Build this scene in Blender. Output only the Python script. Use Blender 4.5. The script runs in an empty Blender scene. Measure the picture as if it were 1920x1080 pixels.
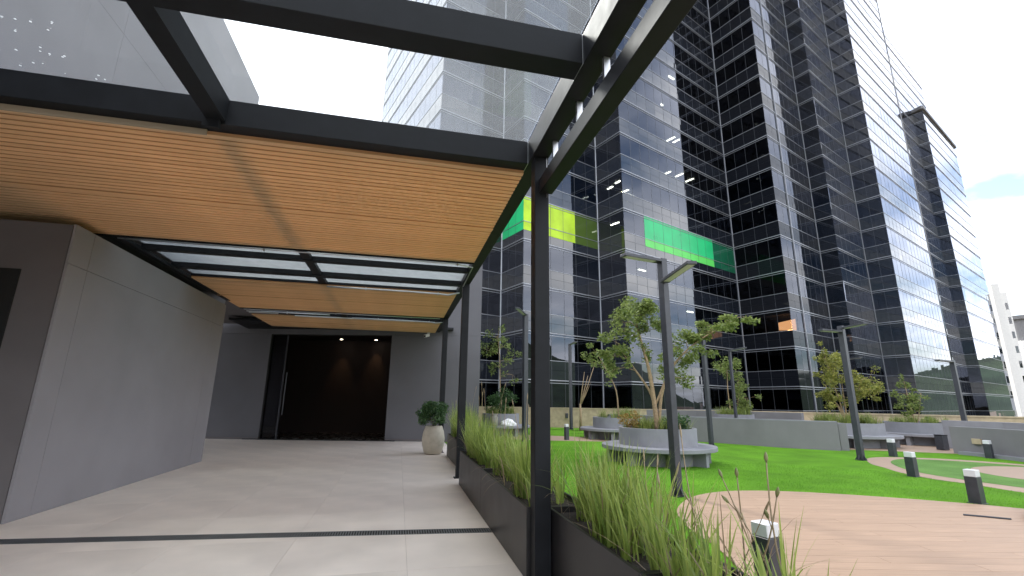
import bpy, bmesh, math, random
from mathutils import Vector, Matrix
random.seed(7)
S = bpy.context.scene
COL = S.collection

# ------------------------------------------------------------------ camera
cam_d = bpy.data.cameras.new('camera'); cam = bpy.data.objects.new('camera', cam_d); COL.objects.link(cam)
S.camera = cam
cam_d.sensor_width = 36.0; cam_d.lens = 36.0 * 870 / 1920
cam_d.clip_start = 0.05; cam_d.clip_end = 9000
YAW, PITCH, ROLL = math.radians(13.2), math.atan(210 / 870), math.atan(.012)
_f = Vector((math.sin(YAW) * math.cos(PITCH), math.cos(YAW) * math.cos(PITCH), math.sin(PITCH)))
_r = Vector((math.cos(YAW), -math.sin(YAW), 0)); _u = _r.cross(_f)
_r2 = _r * math.cos(ROLL) + _u * math.sin(ROLL); _u2 = -_r * math.sin(ROLL) + _u * math.cos(ROLL)
cam.matrix_world = Matrix(((_r2.x, _u2.x, -_f.x, 0), (_r2.y, _u2.y, -_f.y, 0), (_r2.z, _u2.z, -_f.z, 1.55), (0, 0, 0, 1)))

# ------------------------------------------------------------------ sky and sun
SUN_AZ, SUN_EL = math.radians(-14), math.radians(46)
W = bpy.data.worlds.new('World'); S.world = W; W.use_nodes = True
nt = W.node_tree; nt.nodes.clear()
def N(nt, t, **k):
    n = nt.nodes.new(t)
    for a, v in k.items(): setattr(n, a, v)
    return n
out = N(nt, 'ShaderNodeOutputWorld'); bg = N(nt, 'ShaderNodeBackground'); bg.inputs['Strength'].default_value = .1
sky = N(nt, 'ShaderNodeTexSky', sky_type='NISHITA'); sky.sun_disc = False
sky.sun_elevation = SUN_EL; sky.sun_rotation = SUN_AZ; sky.air_density = 1.0; sky.dust_density = 1.0; sky.ozone_density = 1.2
tc = N(nt, 'ShaderNodeTexCoord'); sep = N(nt, 'ShaderNodeSeparateXYZ'); nt.links.new(tc.outputs['Generated'], sep.inputs[0])
den = N(nt, 'ShaderNodeMath', operation='MAXIMUM'); den.inputs[1].default_value = 0.0; nt.links.new(sep.outputs['Z'], den.inputs[0])
den2 = N(nt, 'ShaderNodeMath', operation='ADD'); den2.inputs[1].default_value = .22; nt.links.new(den.outputs[0], den2.inputs[0])
dx = N(nt, 'ShaderNodeMath', operation='DIVIDE'); dy = N(nt, 'ShaderNodeMath', operation='DIVIDE')
nt.links.new(sep.outputs['X'], dx.inputs[0]); nt.links.new(sep.outputs['Y'], dy.inputs[0])
nt.links.new(den2.outputs[0], dx.inputs[1]); nt.links.new(den2.outputs[0], dy.inputs[1])
cmb = N(nt, 'ShaderNodeCombineXYZ'); nt.links.new(dx.outputs[0], cmb.inputs[0]); nt.links.new(dy.outputs[0], cmb.inputs[1]); cmb.inputs[2].default_value = 3.7
cl = N(nt, 'ShaderNodeTexNoise'); cl.inputs['Scale'].default_value = 1.15; cl.inputs['Detail'].default_value = 8; cl.inputs['Roughness'].default_value = .52
nt.links.new(cmb.outputs[0], cl.inputs['Vector'])
ramp = N(nt, 'ShaderNodeValToRGB'); ramp.color_ramp.elements[0].position = .35; ramp.color_ramp.elements[1].position = .55
nt.links.new(cl.outputs['Fac'], ramp.inputs['Fac'])
cl2 = N(nt, 'ShaderNodeTexNoise'); cl2.inputs['Scale'].default_value = 2.6; cl2.inputs['Detail'].default_value = 6
nt.links.new(cmb.outputs[0], cl2.inputs['Vector'])
ramp2 = N(nt, 'ShaderNodeValToRGB'); ramp2.color_ramp.elements[0].position = .3; ramp2.color_ramp.elements[1].position = .7
ramp2.color_ramp.elements[0].color = (6.6, 6.9, 7.6, 1); ramp2.color_ramp.elements[1].color = (10.5, 10.6, 11.0, 1)
nt.links.new(cl2.outputs['Fac'], ramp2.inputs['Fac'])
mixc = N(nt, 'ShaderNodeMixRGB'); nt.links.new(ramp.outputs['Color'], mixc.inputs[0]); nt.links.new(sky.outputs[0], mixc.inputs[1]); nt.links.new(ramp2.outputs['Color'], mixc.inputs[2])
nt.links.new(mixc.outputs[0], bg.inputs['Color']); nt.links.new(bg.outputs[0], out.inputs[0])

sun_d = bpy.data.lights.new('sun', 'SUN'); sun = bpy.data.objects.new('sun', sun_d); COL.objects.link(sun)
sun_d.energy = .8; sun_d.angle = math.radians(9); sun_d.color = (1, .96, .9)
_sd = Vector((math.sin(SUN_AZ) * math.cos(SUN_EL), math.cos(SUN_AZ) * math.cos(SUN_EL), math.sin(SUN_EL)))
sun.rotation_euler = _sd.to_track_quat('Z', 'Y').to_euler(); sun.location = (0, 0, 60)

S.view_settings.view_transform = 'Standard'; S.view_settings.look = 'None'; S.view_settings.gamma = 1
S.view_settings.use_curve_mapping = False; S.view_settings.exposure = 2.0
S.render.engine = 'CYCLES'
S.cycles.max_bounces = 10; S.cycles.transparent_max_bounces = 16; S.cycles.use_denoising = True
S.cycles.sample_clamp_indirect = 6

# ------------------------------------------------------------------ materials
def mat(name, col, rough=.7, metal=0., var=0., vscale=4., col2=None, bump=0., bscale=40., spec=.5, ior=1.5, objvar=0., detail=6, stretch=None, coat=0):
    m = bpy.data.materials.new(name); m.use_nodes = True; t = m.node_tree
    p = t.nodes['Principled BSDF']; p.inputs['Base Color'].default_value = (*col, 1)
    p.inputs['Roughness'].default_value = rough; p.inputs['Metallic'].default_value = metal
    p.inputs['IOR'].default_value = ior; p.inputs['Specular IOR Level'].default_value = spec
    tcn = N(t, 'ShaderNodeTexCoord'); vec = tcn.outputs['Object']
    if stretch:
        mp = N(t, 'ShaderNodeMapping'); mp.inputs['Scale'].default_value = stretch; t.links.new(vec, mp.inputs[0]); vec = mp.outputs[0]
    src = None
    if var or col2:
        n = N(t, 'ShaderNodeTexNoise'); n.inputs['Scale'].default_value = vscale; n.inputs['Detail'].default_value = detail; t.links.new(vec, n.inputs['Vector'])
        r = N(t, 'ShaderNodeValToRGB'); r.color_ramp.elements[0].position = .3; r.color_ramp.elements[1].position = .7
        c2 = col2 or tuple(c * (1 + var) for c in col)
        c1 = col if col2 else tuple(c * (1 - var) for c in col)
        r.color_ramp.elements[0].color = (*c1, 1); r.color_ramp.elements[1].color = (*c2, 1)
        t.links.new(n.outputs['Fac'], r.inputs['Fac']); src = r.outputs['Color']
        t.links.new(src, p.inputs['Base Color'])
        rr = N(t, 'ShaderNodeMapRange'); rr.inputs['To Min'].default_value = max(.02, rough - .08); rr.inputs['To Max'].default_value = min(1, rough + .1)
        t.links.new(n.outputs['Fac'], rr.inputs['Value']); t.links.new(rr.outputs[0], p.inputs['Roughness'])
    if objvar:
        oi = N(t, 'ShaderNodeObjectInfo'); hs = N(t, 'ShaderNodeHueSaturation')
        mr = N(t, 'ShaderNodeMapRange'); mr.inputs['To Min'].default_value = 1 - objvar; mr.inputs['To Max'].default_value = 1 + objvar
        t.links.new(oi.outputs['Random'], mr.inputs['Value']); t.links.new(mr.outputs[0], hs.inputs['Value'])
        if src: t.links.new(src, hs.inputs['Color'])
        else: hs.inputs['Color'].default_value = (*col, 1)
        t.links.new(hs.outputs[0], p.inputs['Base Color'])
    if bump:
        b = N(t, 'ShaderNodeTexNoise'); b.inputs['Scale'].default_value = bscale; b.inputs['Detail'].default_value = 5; t.links.new(vec, b.inputs['Vector'])
        bp = N(t, 'ShaderNodeBump'); bp.inputs['Strength'].default_value = bump; bp.inputs['Distance'].default_value = .02
        t.links.new(b.outputs['Fac'], bp.inputs['Height']); t.links.new(bp.outputs[0], p.inputs['Normal'])
    return m

def emit(name, col, s):
    m = bpy.data.materials.new(name); m.use_nodes = True; p = m.node_tree.nodes['Principled BSDF']
    p.inputs['Base Color'].default_value = (*col, 1); p.inputs['Emission Color'].default_value = (*col, 1); p.inputs['Emission Strength'].default_value = s
    return m

def leafmat(name, c1, c2, trans=.35, scale=3.):
    m = bpy.data.materials.new(name); m.use_nodes = True; t = m.node_tree; t.nodes.clear()
    o = N(t, 'ShaderNodeOutputMaterial'); tcn = N(t, 'ShaderNodeTexCoord')
    n = N(t, 'ShaderNodeTexNoise'); n.inputs['Scale'].default_value = scale; n.inputs['Detail'].default_value = 8; t.links.new(tcn.outputs['Object'], n.inputs['Vector'])
    w = N(t, 'ShaderNodeTexWhiteNoise'); w.noise_dimensions = '3D'
    g = N(t, 'ShaderNodeNewGeometry')
    rm = N(t, 'ShaderNodeMath', operation='MULTIPLY_ADD'); rm.inputs[1].default_value = .45; t.links.new(g.outputs['Random Per Island'], rm.inputs[0]); 
    sc = N(t, 'ShaderNodeMath', operation='MULTIPLY'); sc.inputs[1].default_value = .6; t.links.new(n.outputs['Fac'], sc.inputs[0]); t.links.new(sc.outputs[0], rm.inputs[2])
    r = N(t, 'ShaderNodeValToRGB'); r.color_ramp.elements[0].position = .22; r.color_ramp.elements[1].position = .78
    r.color_ramp.elements[0].color = (*c1, 1); r.color_ramp.elements[1].color = (*c2, 1); t.links.new(rm.outputs[0], r.inputs['Fac'])
    d = N(t, 'ShaderNodeBsdfPrincipled'); d.inputs['Roughness'].default_value = .5; t.links.new(r.outputs[0], d.inputs['Base Color'])
    tr = N(t, 'ShaderNodeBsdfTranslucent'); t.links.new(r.outputs[0], tr.inputs['Color'])
    mx = N(t, 'ShaderNodeMixShader'); mx.inputs[0].default_value = trans; t.links.new(d.outputs[0], mx.inputs[1]); t.links.new(tr.outputs[0], mx.inputs[2])
    t.links.new(mx.outputs[0], o.inputs[0]); return m

def glassmat(name, ior, tint, gloss=.95, rough=.0, dust=0., specks=0.):
    m = bpy.data.materials.new(name); m.use_nodes = True; t = m.node_tree; t.nodes.clear()
    o = N(t, 'ShaderNodeOutputMaterial'); f0 = ((ior - 1) / (ior + 1)) ** 2
    lw = N(t, 'ShaderNodeLayerWeight'); lw.inputs['Blend'].default_value = .5
    pw_ = N(t, 'ShaderNodeMath', operation='POWER'); pw_.inputs[1].default_value = 5; t.links.new(lw.outputs['Facing'], pw_.inputs[0])
    fr = N(t, 'ShaderNodeMath', operation='MULTIPLY_ADD'); fr.inputs[1].default_value = 1 - f0; fr.inputs[2].default_value = f0; t.links.new(pw_.outputs[0], fr.inputs[0])
    tr = N(t, 'ShaderNodeBsdfTransparent'); tr.inputs['Color'].default_value = (*tint, 1)
    gl = N(t, 'ShaderNodeBsdfGlossy'); gl.inputs['Roughness'].default_value = rough; gl.inputs['Color'].default_value = (gloss * .9, gloss * .94, gloss * 1.05, 1)
    mx = N(t, 'ShaderNodeMixShader'); t.links.new(fr.outputs[0], mx.inputs[0]); t.links.new(tr.outputs[0], mx.inputs[1]); t.links.new(gl.outputs[0], mx.inputs[2])
    last = mx.outputs[0]
    if dust:
        tcn = N(t, 'ShaderNodeTexCoord'); n = N(t, 'ShaderNodeTexNoise'); n.inputs['Scale'].default_value = 3; n.inputs['Detail'].default_value = 10; n.inputs['Roughness'].default_value = .75
        t.links.new(tcn.outputs['Object'], n.inputs['Vector'])
        mr = N(t, 'ShaderNodeMapRange'); mr.inputs['From Min'].default_value = .3; mr.inputs['From Max'].default_value = .75; mr.inputs['To Min'].default_value = dust * .8; mr.inputs['To Max'].default_value = dust * 1.15
        t.links.new(n.outputs['Fac'], mr.inputs['Value']); fac = mr.outputs[0]
        if specks:
            v = N(t, 'ShaderNodeTexVoronoi'); v.inputs['Scale'].default_value = 13; v.inputs['Randomness'].default_value = 1; t.links.new(tcn.outputs['Object'], v.inputs['Vector'])
            lt = N(t, 'ShaderNodeMath', operation='LESS_THAN'); lt.inputs[1].default_value = specks; t.links.new(v.outputs['Distance'], lt.inputs[0])
            n3 = N(t, 'ShaderNodeTexNoise'); n3.inputs['Scale'].default_value = 1.3; t.links.new(tcn.outputs['Object'], n3.inputs['Vector'])
            gt = N(t, 'ShaderNodeMath', operation='GREATER_THAN'); gt.inputs[1].default_value = .46; t.links.new(n3.outputs['Fac'], gt.inputs[0])
            ml = N(t, 'ShaderNodeMath', operation='MULTIPLY'); t.links.new(lt.outputs[0], ml.inputs[0]); t.links.new(gt.outputs[0], ml.inputs[1])
            ad = N(t, 'ShaderNodeMath', operation='MAXIMUM'); t.links.new(fac, ad.inputs[0]); t.links.new(ml.outputs[0], ad.inputs[1]); fac = ad.outputs[0]
        df = N(t, 'ShaderNodeBsdfTranslucent'); df.inputs['Color'].default_value = (.8, .82, .82, 1)
        dd = N(t, 'ShaderNodeBsdfDiffuse'); dd.inputs['Color'].default_value = (.6, .62, .62, 1)
        m3 = N(t, 'ShaderNodeMixShader'); m3.inputs[0].default_value = .3; t.links.new(df.outputs[0], m3.inputs[1]); t.links.new(dd.outputs[0], m3.inputs[2])
        m2 = N(t, 'ShaderNodeMixShader'); t.links.new(fac, m2.inputs[0]); t.links.new(last, m2.inputs[1]); t.links.new(m3.outputs[0], m2.inputs[2]); last = m2.outputs[0]
    t.links.new(last, o.inputs[0]); return m

M = {}
M['steel'] = mat('black_steel', (.010, .0108, .013), .5, 0, var=.25, vscale=6, spec=.2)
M['steel2'] = mat('dark_lamp_steel', (.035, .037, .045), .4, 0, var=.2, vscale=9)
M['zinc'] = mat('zinc_pipe', (.55, .56, .57), .35, .9, var=.1)
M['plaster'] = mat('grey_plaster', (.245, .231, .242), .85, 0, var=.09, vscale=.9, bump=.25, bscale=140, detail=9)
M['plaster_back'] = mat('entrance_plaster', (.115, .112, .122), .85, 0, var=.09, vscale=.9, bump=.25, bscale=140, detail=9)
M['plaster_dark'] = mat('dark_shaded_plaster', (.13, .117, .119), .85, 0, var=.1, vscale=1.3, bump=.25, bscale=140)  # recess panels: the wing's plaster with its shade put into the colour
M['joint'] = mat('joint_backing', (.05, .05, .052), .9)
M['floor'] = mat('floor_porcelain', (.74, .66, .585), .42, 0, var=.1, vscale=1.4, detail=10, objvar=.01, bump=.03, bscale=60)
M['grout'] = mat('floor_grout', (.45, .41, .38), .9)
M['grate'] = mat('grate_metal', (.12, .125, .13), .45, .5, var=.2)
M['pit'] = mat('drain_pit', (.01, .01, .01), .9)
M['planter'] = mat('planter_metal', (.018, .016, .016), .42, 0, var=.35, vscale=3, col2=None)
M['soil'] = mat('soil', (.03, .022, .015), .95, 0, var=.5, vscale=25, bump=.8, bscale=50)
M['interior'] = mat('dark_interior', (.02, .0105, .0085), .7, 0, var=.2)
M['conc'] = mat('grey_bench_concrete', (.21, .21, .225), .75, 0, var=.1, vscale=2.5, bump=.12, bscale=60, detail=9)
M['conc_wall'] = mat('grey_render', (.175, .17, .172), .85, 0, var=.08, vscale=1.5, bump=.12, bscale=70, detail=9)
M['tan'] = mat('tan_stone', (.42, .335, .22), .85, 0, var=.16, vscale=5, bump=.3, bscale=30)
M['deck'] = mat('deck_board', (.335, .228, .155), .6, 0, var=.13, vscale=2.2, stretch=(1, 14, 1), objvar=.05, bump=.08, bscale=14)
M['deckgap'] = mat('deck_gap', (.30, .20, .14), .9)
M['turf'] = mat('turf', (.105, .26, .013), .9, 0, var=.22, vscale=1.1, bump=.9, bscale=180, detail=12, spec=.15)
M['turf2'] = mat('turf_muted', (.13, .25, .06), .9, 0, var=.2, vscale=1.1, bump=.9, bscale=180, detail=12, spec=.15)
M['pot'] = mat('pot_stone', (.47, .42, .34), .8, 0, var=.12, vscale=6, bump=.3, bscale=40)
M['white'] = mat('white_acrylic', (.6, .6, .61), .35)
M['whiteb'] = mat('white_render', (.72, .70, .66), .8, 0, var=.05)
M['bark'] = mat('pale_bark', (.30, .215, .125), .85, 0, var=.3, vscale=20, bump=.5, bscale=60)
M['bark2'] = mat('grey_bark', (.17, .13, .09), .85, 0, var=.3, vscale=20, bump=.5, bscale=60)
M['cloth'] = mat('white_cloth', (.75, .74, .72), .9, bump=.5, bscale=20)
M['jug'] = mat('grey_jug', (.22, .21, .17), .5, var=.2)
M['terrain'] = mat('city_ground', (.09, .10, .05), .95, 0, vscale=.012, col2=(.22, .17, .11), detail=12)
M['city'] = mat('city_block_wall', (.4, .27, .2), .9, 0, vscale=.03, col2=(.5, .46, .42))
M['hill'] = mat('hill_green', (.04, .06, .03), .95, 0, var=.4, vscale=.02)
M['leafA'] = leafmat('leaf_olive', (.06, .105, .02), (.29, .35, .095), .45)
M['leafB'] = leafmat('leaf_yellowgreen', (.09, .13, .016), (.38, .36, .08), .42)
M['leafC'] = leafmat('leaf_dark', (.02, .055, .02), (.07, .14, .04))
M['blade'] = leafmat('blade_green', (.12, .20, .03), (.42, .50, .12), .45, 2.)
M['blade2'] = leafmat('blade_far', (.09, .15, .03), (.32, .36, .09), .4, 2.)
M['straw'] = leafmat('straw', (.20, .14, .08), (.46, .36, .22), .25, 5.)
M['rust'] = leafmat('rust_leaf', (.2, .13, .03), (.36, .24, .06), .35, 5.)
M['pod'] = leafmat('pod', (.10, .13, .04), (.30, .28, .12), .2, 9.)
M['alu'] = mat('aluminium_rail', (.30, .31, .33), .4, .55)
M['mull'] = mat('mullion', (.06, .065, .075), .4, .3)
M['slab'] = mat('office_ceiling', (.12, .12, .13), .8)
M['core'] = mat('office_core', (.03, .032, .037), .8, 0, var=.35, vscale=.35)
M['vision'] = glassmat('vision_glass', 1.78, (.22, .24, .28), .95, .01)
M['spandrel'] = mat('spandrel_glass', (.010, .012, .017), .02, 0, spec=.5, ior=1.78)
M['vision_dark'] = glassmat('vision_glass_dark', 1.22, (.2, .21, .24), .9, .01)  # vision glass copy; low reflectance stands in for dark mirrored surroundings
M['spandrel_dark'] = mat('spandrel_glass_dark', (.008, .009, .012), .05, 0, spec=.3, ior=1.25)  # spandrel copy for the same faces, dark reflection put into the material
M['green'] = mat('green_glass', (.02, .46, .16), .3, spec=.25, ior=1.5, var=.12, vscale=.5)
M['green2'] = mat('green_glass_pale', (.10, .56, .10), .3, spec=.25, ior=1.5, var=.12, vscale=.5)
M['green3'] = mat('green_glass_dimmed', (.01, .10, .05), .05, spec=.5, ior=1.7)  # end panes of the green row, their darker reflection put into the colour
M['yellow'] = mat('lime_glass', (.40, .60, .02), .3, spec=.25, ior=1.5, var=.2, vscale=.6)
M['yellow2'] = mat('lime_glass_dimmed', (.06, .10, .012), .05, spec=.5, ior=1.7)  # lime panes towards the inner corner, dimming by dark reflections painted in
M['blind'] = mat('blind_fabric', (.30, .31, .315), .9, objvar=.2)
M['lamp_on'] = emit('office_light', (1, .9, .55), 26)
M['warm_on'] = emit('warm_light', (1, .45, .15), 4.5)
M['down_on'] = emit('downlight_disc', (1, .85, .65), 9)
M['red'] = mat('red_sheet', (.22, .02, .03), .7)
M['roofglass'] = glassmat('canopy_glass', 1.45, (.93, .95, .95), .9, .0, dust=.1)
M['roofglass2'] = glassmat('canopy_glass_droplets', 1.45, (.9, .92, .92), .9, .0, dust=.05, specks=.12)
M['roofglass3'] = glassmat('canopy_glass_dusty', 1.45, (.62, .66, .66), .9, .0, dust=.3)
M['doorglass'] = glassmat('door_glass', 1.5, (.5, .5, .5), .9, .0)
def slatmat(nm, c, tcol, fac):
    m = mat(nm, c, .6, 0, var=.12, vscale=3, stretch=(.6, 8, 8), objvar=.09)
    t = m.node_tree; p = t.nodes['Principled BSDF']; o = t.nodes['Material Output']
    tr = N(t, 'ShaderNodeBsdfTranslucent'); tr.inputs['Color'].default_value = tcol
    mx = N(t, 'ShaderNodeMixShader'); mx.inputs[0].default_value = fac
    t.links.new(p.outputs[0], mx.inputs[1]); t.links.new(tr.outputs[0], mx.inputs[2]); t.links.new(mx.outputs[0], o.inputs[0]); return m
M['slat'] = slatmat('orange_slat', (.79, .55, .33), (.80, .51, .26, 1), .4)
M['slat_groove_shade'] = slatmat('slat_groove_shade', (.46, .27, .13), (.5, .29, .13, 1), .3)  # darker brown: shade between the slats put into the colour

# ------------------------------------------------------------------ mesh helpers
class MB:
    def __init__(s): s.v = []; s.f = []
    def add(s, vs, fs):
        k = len(s.v); s.v += [tuple(v) for v in vs]; s.f += [tuple(i + k for i in f) for f in fs]; return s
    def box(s, x0, x1, y0, y1, z0, z1):
        return s.add([(x0, y0, z0), (x1, y0, z0), (x1, y1, z0), (x0, y1, z0), (x0, y0, z1), (x1, y0, z1), (x1, y1, z1), (x0, y1, z1)],
                     [(0, 3, 2, 1), (4, 5, 6, 7), (0, 1, 5, 4), (1, 2, 6, 5), (2, 3, 7, 6), (3, 0, 4, 7)])
    def bar(s, a, b, w, h, up=(0, 0, 1)):
        a = Vector(a); b = Vector(b); d = (b - a).normalized(); u = Vector(up)
        if abs(d.dot(u)) > .95: u = Vector((0, 1, 0))
        r = d.cross(u).normalized() * w / 2; u = r.cross(d).normalized() * h / 2
        vs = [a - r - u, a + r - u, a + r + u, a - r + u, b - r - u, b + r - u, b + r + u, b - r + u]
        return s.add(vs, [(0, 1, 2, 3), (7, 6, 5, 4), (0, 4, 5, 1), (1, 5, 6, 2), (2, 6, 7, 3), (3, 7, 4, 0)])
    def prism(s, poly, z0, z1):
        n = len(poly); vs = [(x, y, z0) for x, y in poly] + [(x, y, z1) for x, y in poly]
        fs = [tuple(range(n - 1, -1, -1)), tuple(range(n, 2 * n))] + [(i, (i + 1) % n, n + (i + 1) % n, n + i) for i in range(n)]
        return s.add(vs, fs)
    def lathe(s, prof, n=48, c=(0, 0), close=False, sx=1., ang=0.):
        k = len(prof); vs = []
        for i in range(n):
            a = 2 * math.pi * i / n
            for r, z in prof:
                px, py = r * math.cos(a) * sx, r * math.sin(a)
                vs.append((c[0] + px * math.cos(ang) - py * math.sin(ang), c[1] + px * math.sin(ang) + py * math.cos(ang), z))
        fs = []
        for i in range(n):
            j = (i + 1) % n
            for q in range(k if close else k - 1):
                q2 = (q + 1) % k
                fs.append((i * k + q, j * k + q, j * k + q2, i * k + q2))
        return s.add(vs, fs)
    def tube(s, pts, rads, n=6):
        pts = [Vector(p) for p in pts]; vs = []; m = len(pts)
        if not hasattr(rads, '__len__'): rads = [rads] * m
        for i, p in enumerate(pts):
            d = (pts[min(i + 1, m - 1)] - pts[max(i - 1, 0)]).normalized()
            u = Vector((0, 0, 1)) if abs(d.z) < .9 else Vector((1, 0, 0))
            r = d.cross(u).normalized(); u = r.cross(d)
            for k in range(n):
                a = 2 * math.pi * k / n; vs.append(p + (r * math.cos(a) + u * math.sin(a)) * rads[i])
        fs = [(i * n + k, i * n + (k + 1) % n, (i + 1) * n + (k + 1) % n, (i + 1) * n + k) for i in range(m - 1) for k in range(n)]
        fs += [tuple(range(n - 1, -1, -1)), tuple(range((m - 1) * n, m * n))]
        return s.add(vs, fs)
    def mesh(s, name, m=None, off=(0, 0, 0), smooth=False, bevel=0.):
        me = bpy.data.meshes.new(name)
        ox, oy, oz = off
        me.from_pydata([(x - ox, y - oy, z - oz) for x, y, z in s.v], [], s.f)
        if bevel:
            bm = bmesh.new(); bm.from_mesh(me)
            bmesh.ops.bevel(bm, geom=[e for e in bm.edges], offset=bevel, segments=1, affect='EDGES', clamp_overlap=True)
            bm.to_mesh(me); bm.free()
        if m: me.materials.append(m)
        if smooth: me.shade_smooth()
        return me
    def build(s, name, m, parent=None, smooth=False, bevel=0., kind=None, label=None):
        off = tuple(wloc(parent)) if parent else (0, 0, 0)
        o = bpy.data.objects.new(name, s.mesh(name, m, off, smooth, bevel)); COL.objects.link(o)
        if parent: o.parent = parent
        if kind: o['kind'] = kind
        if label: o['label'] = label
        return o

def wloc(o):
    v = Vector((0, 0, 0))
    while o: v += o.location; o = o.parent
    return v
def tag(o, label, cat, group=None, kind=None):
    o['label'] = label; o['category'] = cat
    if group: o['group'] = group
    if kind: o['kind'] = kind
    return o
def thing(name, label, cat, loc=(0, 0, 0), group=None):
    o = bpy.data.objects.new(name, None); COL.objects.link(o); o.location = loc; o.empty_display_size = .2
    return tag(o, label, cat, group)
def struct(mb, name, m, smooth=False, parent=None):
    o = mb.build(name, m, parent, smooth); o['kind'] = 'structure'
    return o
def inst(name, mesh, parent, loc, rot=None):
    o = bpy.data.objects.new(name, mesh); COL.objects.link(o); o.parent = parent
    o.location = Vector(loc) - (wloc(parent) if parent else Vector())
    if rot is not None: o.rotation_euler = rot
    return o
def BX(*a): return MB().box(*a)
def catmull(P, n=6, closed=False):
    R = []; m = len(P)
    rng = range(m) if closed else range(m - 1)
    for i in rng:
        p0, p1, p2, p3 = (P[(i + k - 1) % m] if closed else P[min(max(i + k - 1, 0), m - 1)] for k in range(4))
        for k in range(n):
            t = k / n
            R.append(tuple(.5 * (2 * b + (c - a) * t + (2 * a - 5 * b + 4 * c - d) * t * t + (3 * b - a - 3 * c + d) * t ** 3) for a, b, c, d in zip(p0, p1, p2, p3)))
    if not closed: R.append(tuple(P[-1]))
    return R
def clip(poly, nx, ny, c):      # keep nx*x+ny*y<=c
    R = []
    for i in range(len(poly)):
        a, b = poly[i], poly[(i + 1) % len(poly)]; da = nx * a[0] + ny * a[1] - c; db = nx * b[0] + ny * b[1] - c
        if da <= 0: R.append(a)
        if (da < 0 < db) or (db < 0 < da):
            t = da / (da - db); R.append((a[0] + (b[0] - a[0]) * t, a[1] + (b[1] - a[1]) * t))
    return R
def sheet(poly, z): 
    mb = MB(); mb.add([(x, y, z) for x, y in poly], [tuple(range(len(poly)))]); return mb
def ccw(poly):
    a = sum(p[0] * q[1] - q[0] * p[1] for p, q in zip(poly, poly[1:] + poly[:1])); return poly if a > 0 else poly[::-1]
def inside(poly, x, y):
    r = False; j = len(poly) - 1
    for i in range(len(poly)):
        xi, yi = poly[i]; xj, yj = poly[j]
        if (yi > y) != (yj > y) and x < (xj - xi) * (y - yi) / (yj - yi) + xi: r = not r
        j = i
    return r

# ================================================================== GROUND AND SETTING
mb = MB(); mb.add([(-4000, -4000, -40), (4000, -4000, -40), (4000, 4000, -40), (-4000, 4000, -40)], [(0, 1, 2, 3)])
struct(mb, 'city_ground', M['terrain'])
PARAPET = catmull([(1.0, 30.2), (6.0, 29.2), (11.0, 26.6), (16.5, 22.8), (21.5, 17.8), (25.0, 13.0), (28.5, 6.0), (30.0, -4.0)], 5)
terr = [(-20, -16), (30.4, -16)] + PARAPET[::-1] + [(-20, 30.2)]
struct(MB().prism(ccw(terr), -40, -.05), 'podium', M['conc_wall'])
# hill ridge seen in the tower's reflections
mb = MB(); n = 90; vs = []; fs = []
for i in range(n):
    a = math.radians(20 + 200 * i / (n - 1)); r = 1500
    h = (2.4 if i > 34 else 1.0) * (55 + 40 * math.sin(i * .31) + 22 * math.sin(i * .83 + 1) + 10 * random.random())  # right-hand stretch raised to darken the tower's low reflections
    for rr, z in ((r - 500, -40), (r - 250, h * .45 - 25), (r, h), (r + 500, -40)): vs.append((rr * math.sin(a), rr * math.cos(a), z))
for i in range(n - 1):
    for k in range(3): fs.append((i * 4 + k, i * 4 + k + 1, i * 4 + 5 + k, i * 4 + 4 + k))
mb.add(vs, fs); struct(mb, 'hills', M['hill'])
mb = MB(); rc = random.Random(3)
for i in range(420):
    a = math.radians(rc.uniform(62, 215)); r = rc.uniform(170, 900); w, d, h = rc.uniform(8, 26), rc.uniform(8, 22), rc.uniform(5, 26)
    x, y = r * math.sin(a), r * math.cos(a); mb.box(x - w / 2, x + w / 2, y - d / 2, y + d / 2, -40.5, -40 + h + r * .012)
o = mb.build('city_buildings', M['city'], kind='stuff'); tag(o, 'mass of distant low city buildings reflected in the tower glass', 'city', kind='stuff')

# lawn sheet
lawn = ccw([(1.762, -8), (30, -8)] + PARAPET[::-1] + [(1.762, 30.2)])
struct(sheet(lawn, 0.0), 'lawn', M['turf'])
# fine blades of the turf where the camera is close
DECK_A = catmull([(2.55, 2.4), (3.0, 3.55), (3.22, 4.14), (3.51, 4.98), (3.67, 5.73), (4.0, 6.49), (4.41, 7.02), (4.93, 7.47), (5.53, 7.74), (6.12, 7.79), (6.87, 7.61), (7.83, 7.11), (8.73, 6.46), (9.51, 5.73), (10.6, 4.2), (11.2, 2.4)], 5) + [(11.4, -2), (2.4, -2)]
RING_OUT = catmull([(11.5, 5.2), (11.31, 6.75), (11.37, 7.64), (11.3, 8.31), (11.57, 9.19), (12.02, 9.92), (12.4, 10.58), (13.33, 11.49), (14.09, 11.82), (14.83, 11.72), (15.88, 11.15), (16.73, 9.85), (17.3, 7.5), (16.9, 5.2)], 5)
RING_IN = catmull([(12.3, 5.2), (11.95, 7.11), (11.86, 7.78), (11.88, 8.37), (11.95, 8.9), (12.2, 9.49), (12.66, 10.13), (13.36, 10.82), (14.13, 11.26), (14.67, 11.31), (15.43, 10.83), (16.29, 9.6), (16.7, 7.5), (16.2, 5.2)], 5)
CIRC = [(15.0 + 1.75 * math.cos(a), 7.9 + 1.75 * math.sin(a)) for a in [2 * math.pi * i / 40 for i in range(40)]]
FAR_DECK = [(14.6, 14.0), (15.64, 13.75), (16.8, 13.1), (17.83, 12.35), (19.4, 11.6), (24.2, 12.9), (21.2, 17.6), (17.0, 21.0), (14.6, 17.5)]
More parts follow.
